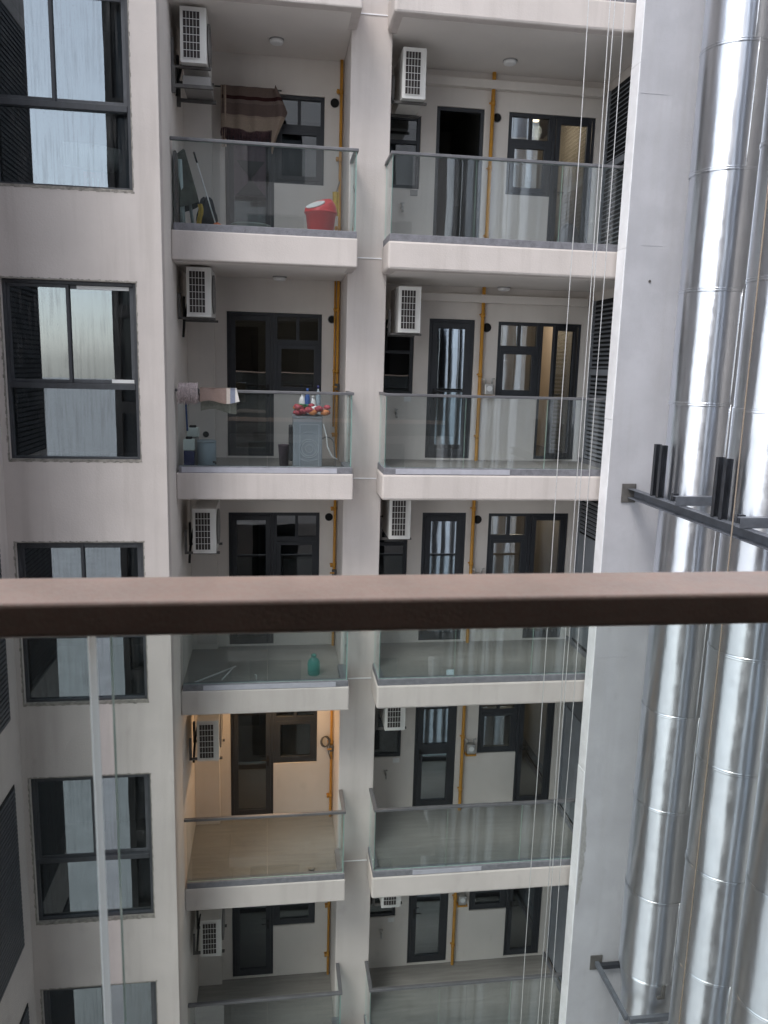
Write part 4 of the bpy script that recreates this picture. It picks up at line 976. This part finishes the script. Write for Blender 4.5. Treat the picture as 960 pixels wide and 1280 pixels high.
q = MB().box(-1.19, 4.38, 0.67, 0.73, 18.602, 18.70); q.build('bottom_channel', M['brown'], R0)
q = MB(); b_ = 0; q.v = [Vector(p) for p in ((-0.1622, 0.697, 18.71), (-0.1562, 0.697, 18.71), (-0.1562, 0.697, 19.7712), (-0.1622, 0.697, 19.7712))]; q.face([0, 1, 2, 3]); jo = q.build('joint_glow_strip', M['joint'], R0); sd_ = jo.modifiers.new('thick', 'SOLIDIFY'); sd_.thickness = 0.0006  # added pale strip imitating the glow of the glass edge

# ------------------------------------------------------------------ camera
cam = bpy.data.cameras.new('camera'); co_ = bpy.data.objects.new('camera', cam); COL.objects.link(co_)
rt = Vector((0.99036407, -0.13594765, 0.02640523)); up = Vector((-0.00129021, 0.18160201, 0.98337127)); fw = Vector((0.13848226, 0.97392964, -0.17967671))
mt = Matrix((rt, up, -fw)).transposed().to_4x4(); mt.translation = Vector((0, 0, 20)); co_.matrix_world = mt
cam.sensor_fit = 'VERTICAL'; cam.sensor_height = 36.0; cam.sensor_width = 27.0; cam.lens = 985.5 / 1280 * 36.0
cam.clip_start = 0.05; cam.clip_end = 3000
cam.dof.use_dof = True; cam.dof.focus_distance = 10.8; cam.dof.aperture_fstop = 13.0
S.camera = co_

# ------------------------------------------------------------------ sky and sun (soft, overcast)
SUN_EL, SUN_AZ = 56.0, 42.0            # azimuth: degrees left of straight behind the camera
w = bpy.data.worlds.new('World'); S.world = w; w.use_nodes = True
t = w.node_tree; t.nodes.clear()
sky = t.nodes.new('ShaderNodeTexSky'); sky.sky_type = 'NISHITA'; sky.sun_disc = False
sky.sun_elevation = math.radians(SUN_EL); sky.sun_rotation = math.radians(180 + SUN_AZ); sky.air_density = 1.0; sky.dust_density = 1.2; sky.ozone_density = 1.0
hs = t.nodes.new('ShaderNodeHueSaturation'); hs.inputs['Saturation'].default_value = 0.38
bg = t.nodes.new('ShaderNodeBackground'); bg.inputs['Strength'].default_value = 0.15
out = t.nodes.new('ShaderNodeOutputWorld')
t.links.new(sky.outputs[0], hs.inputs['Color']); t.links.new(hs.outputs[0], bg.inputs['Color']); t.links.new(bg.outputs[0], out.inputs['Surface'])
sd = bpy.data.lights.new('sun', 'SUN'); sd.energy = 0.85; sd.angle = math.radians(20); sd.color = (1.0, 0.955, 0.92)
so = bpy.data.objects.new('sun', sd); COL.objects.link(so)
az = math.radians(SUN_AZ); el = math.radians(SUN_EL)
dirv = Vector((-math.sin(az) * math.cos(el), -math.cos(az) * math.cos(el), math.sin(el)))
so.rotation_euler = dirv.to_track_quat('Z', 'Y').to_euler()

S.view_settings.view_transform = 'Standard'; S.view_settings.look = 'None'; S.view_settings.gamma = 1.0
S.view_settings.exposure = 1.2
S.cycles.max_bounces = 10; S.cycles.transparent_max_bounces = 24; S.cycles.diffuse_bounces = 5; S.cycles.glossy_bounces = 5
S.cycles.sample_clamp_indirect = 6.0
bpy.context.view_layer.update()
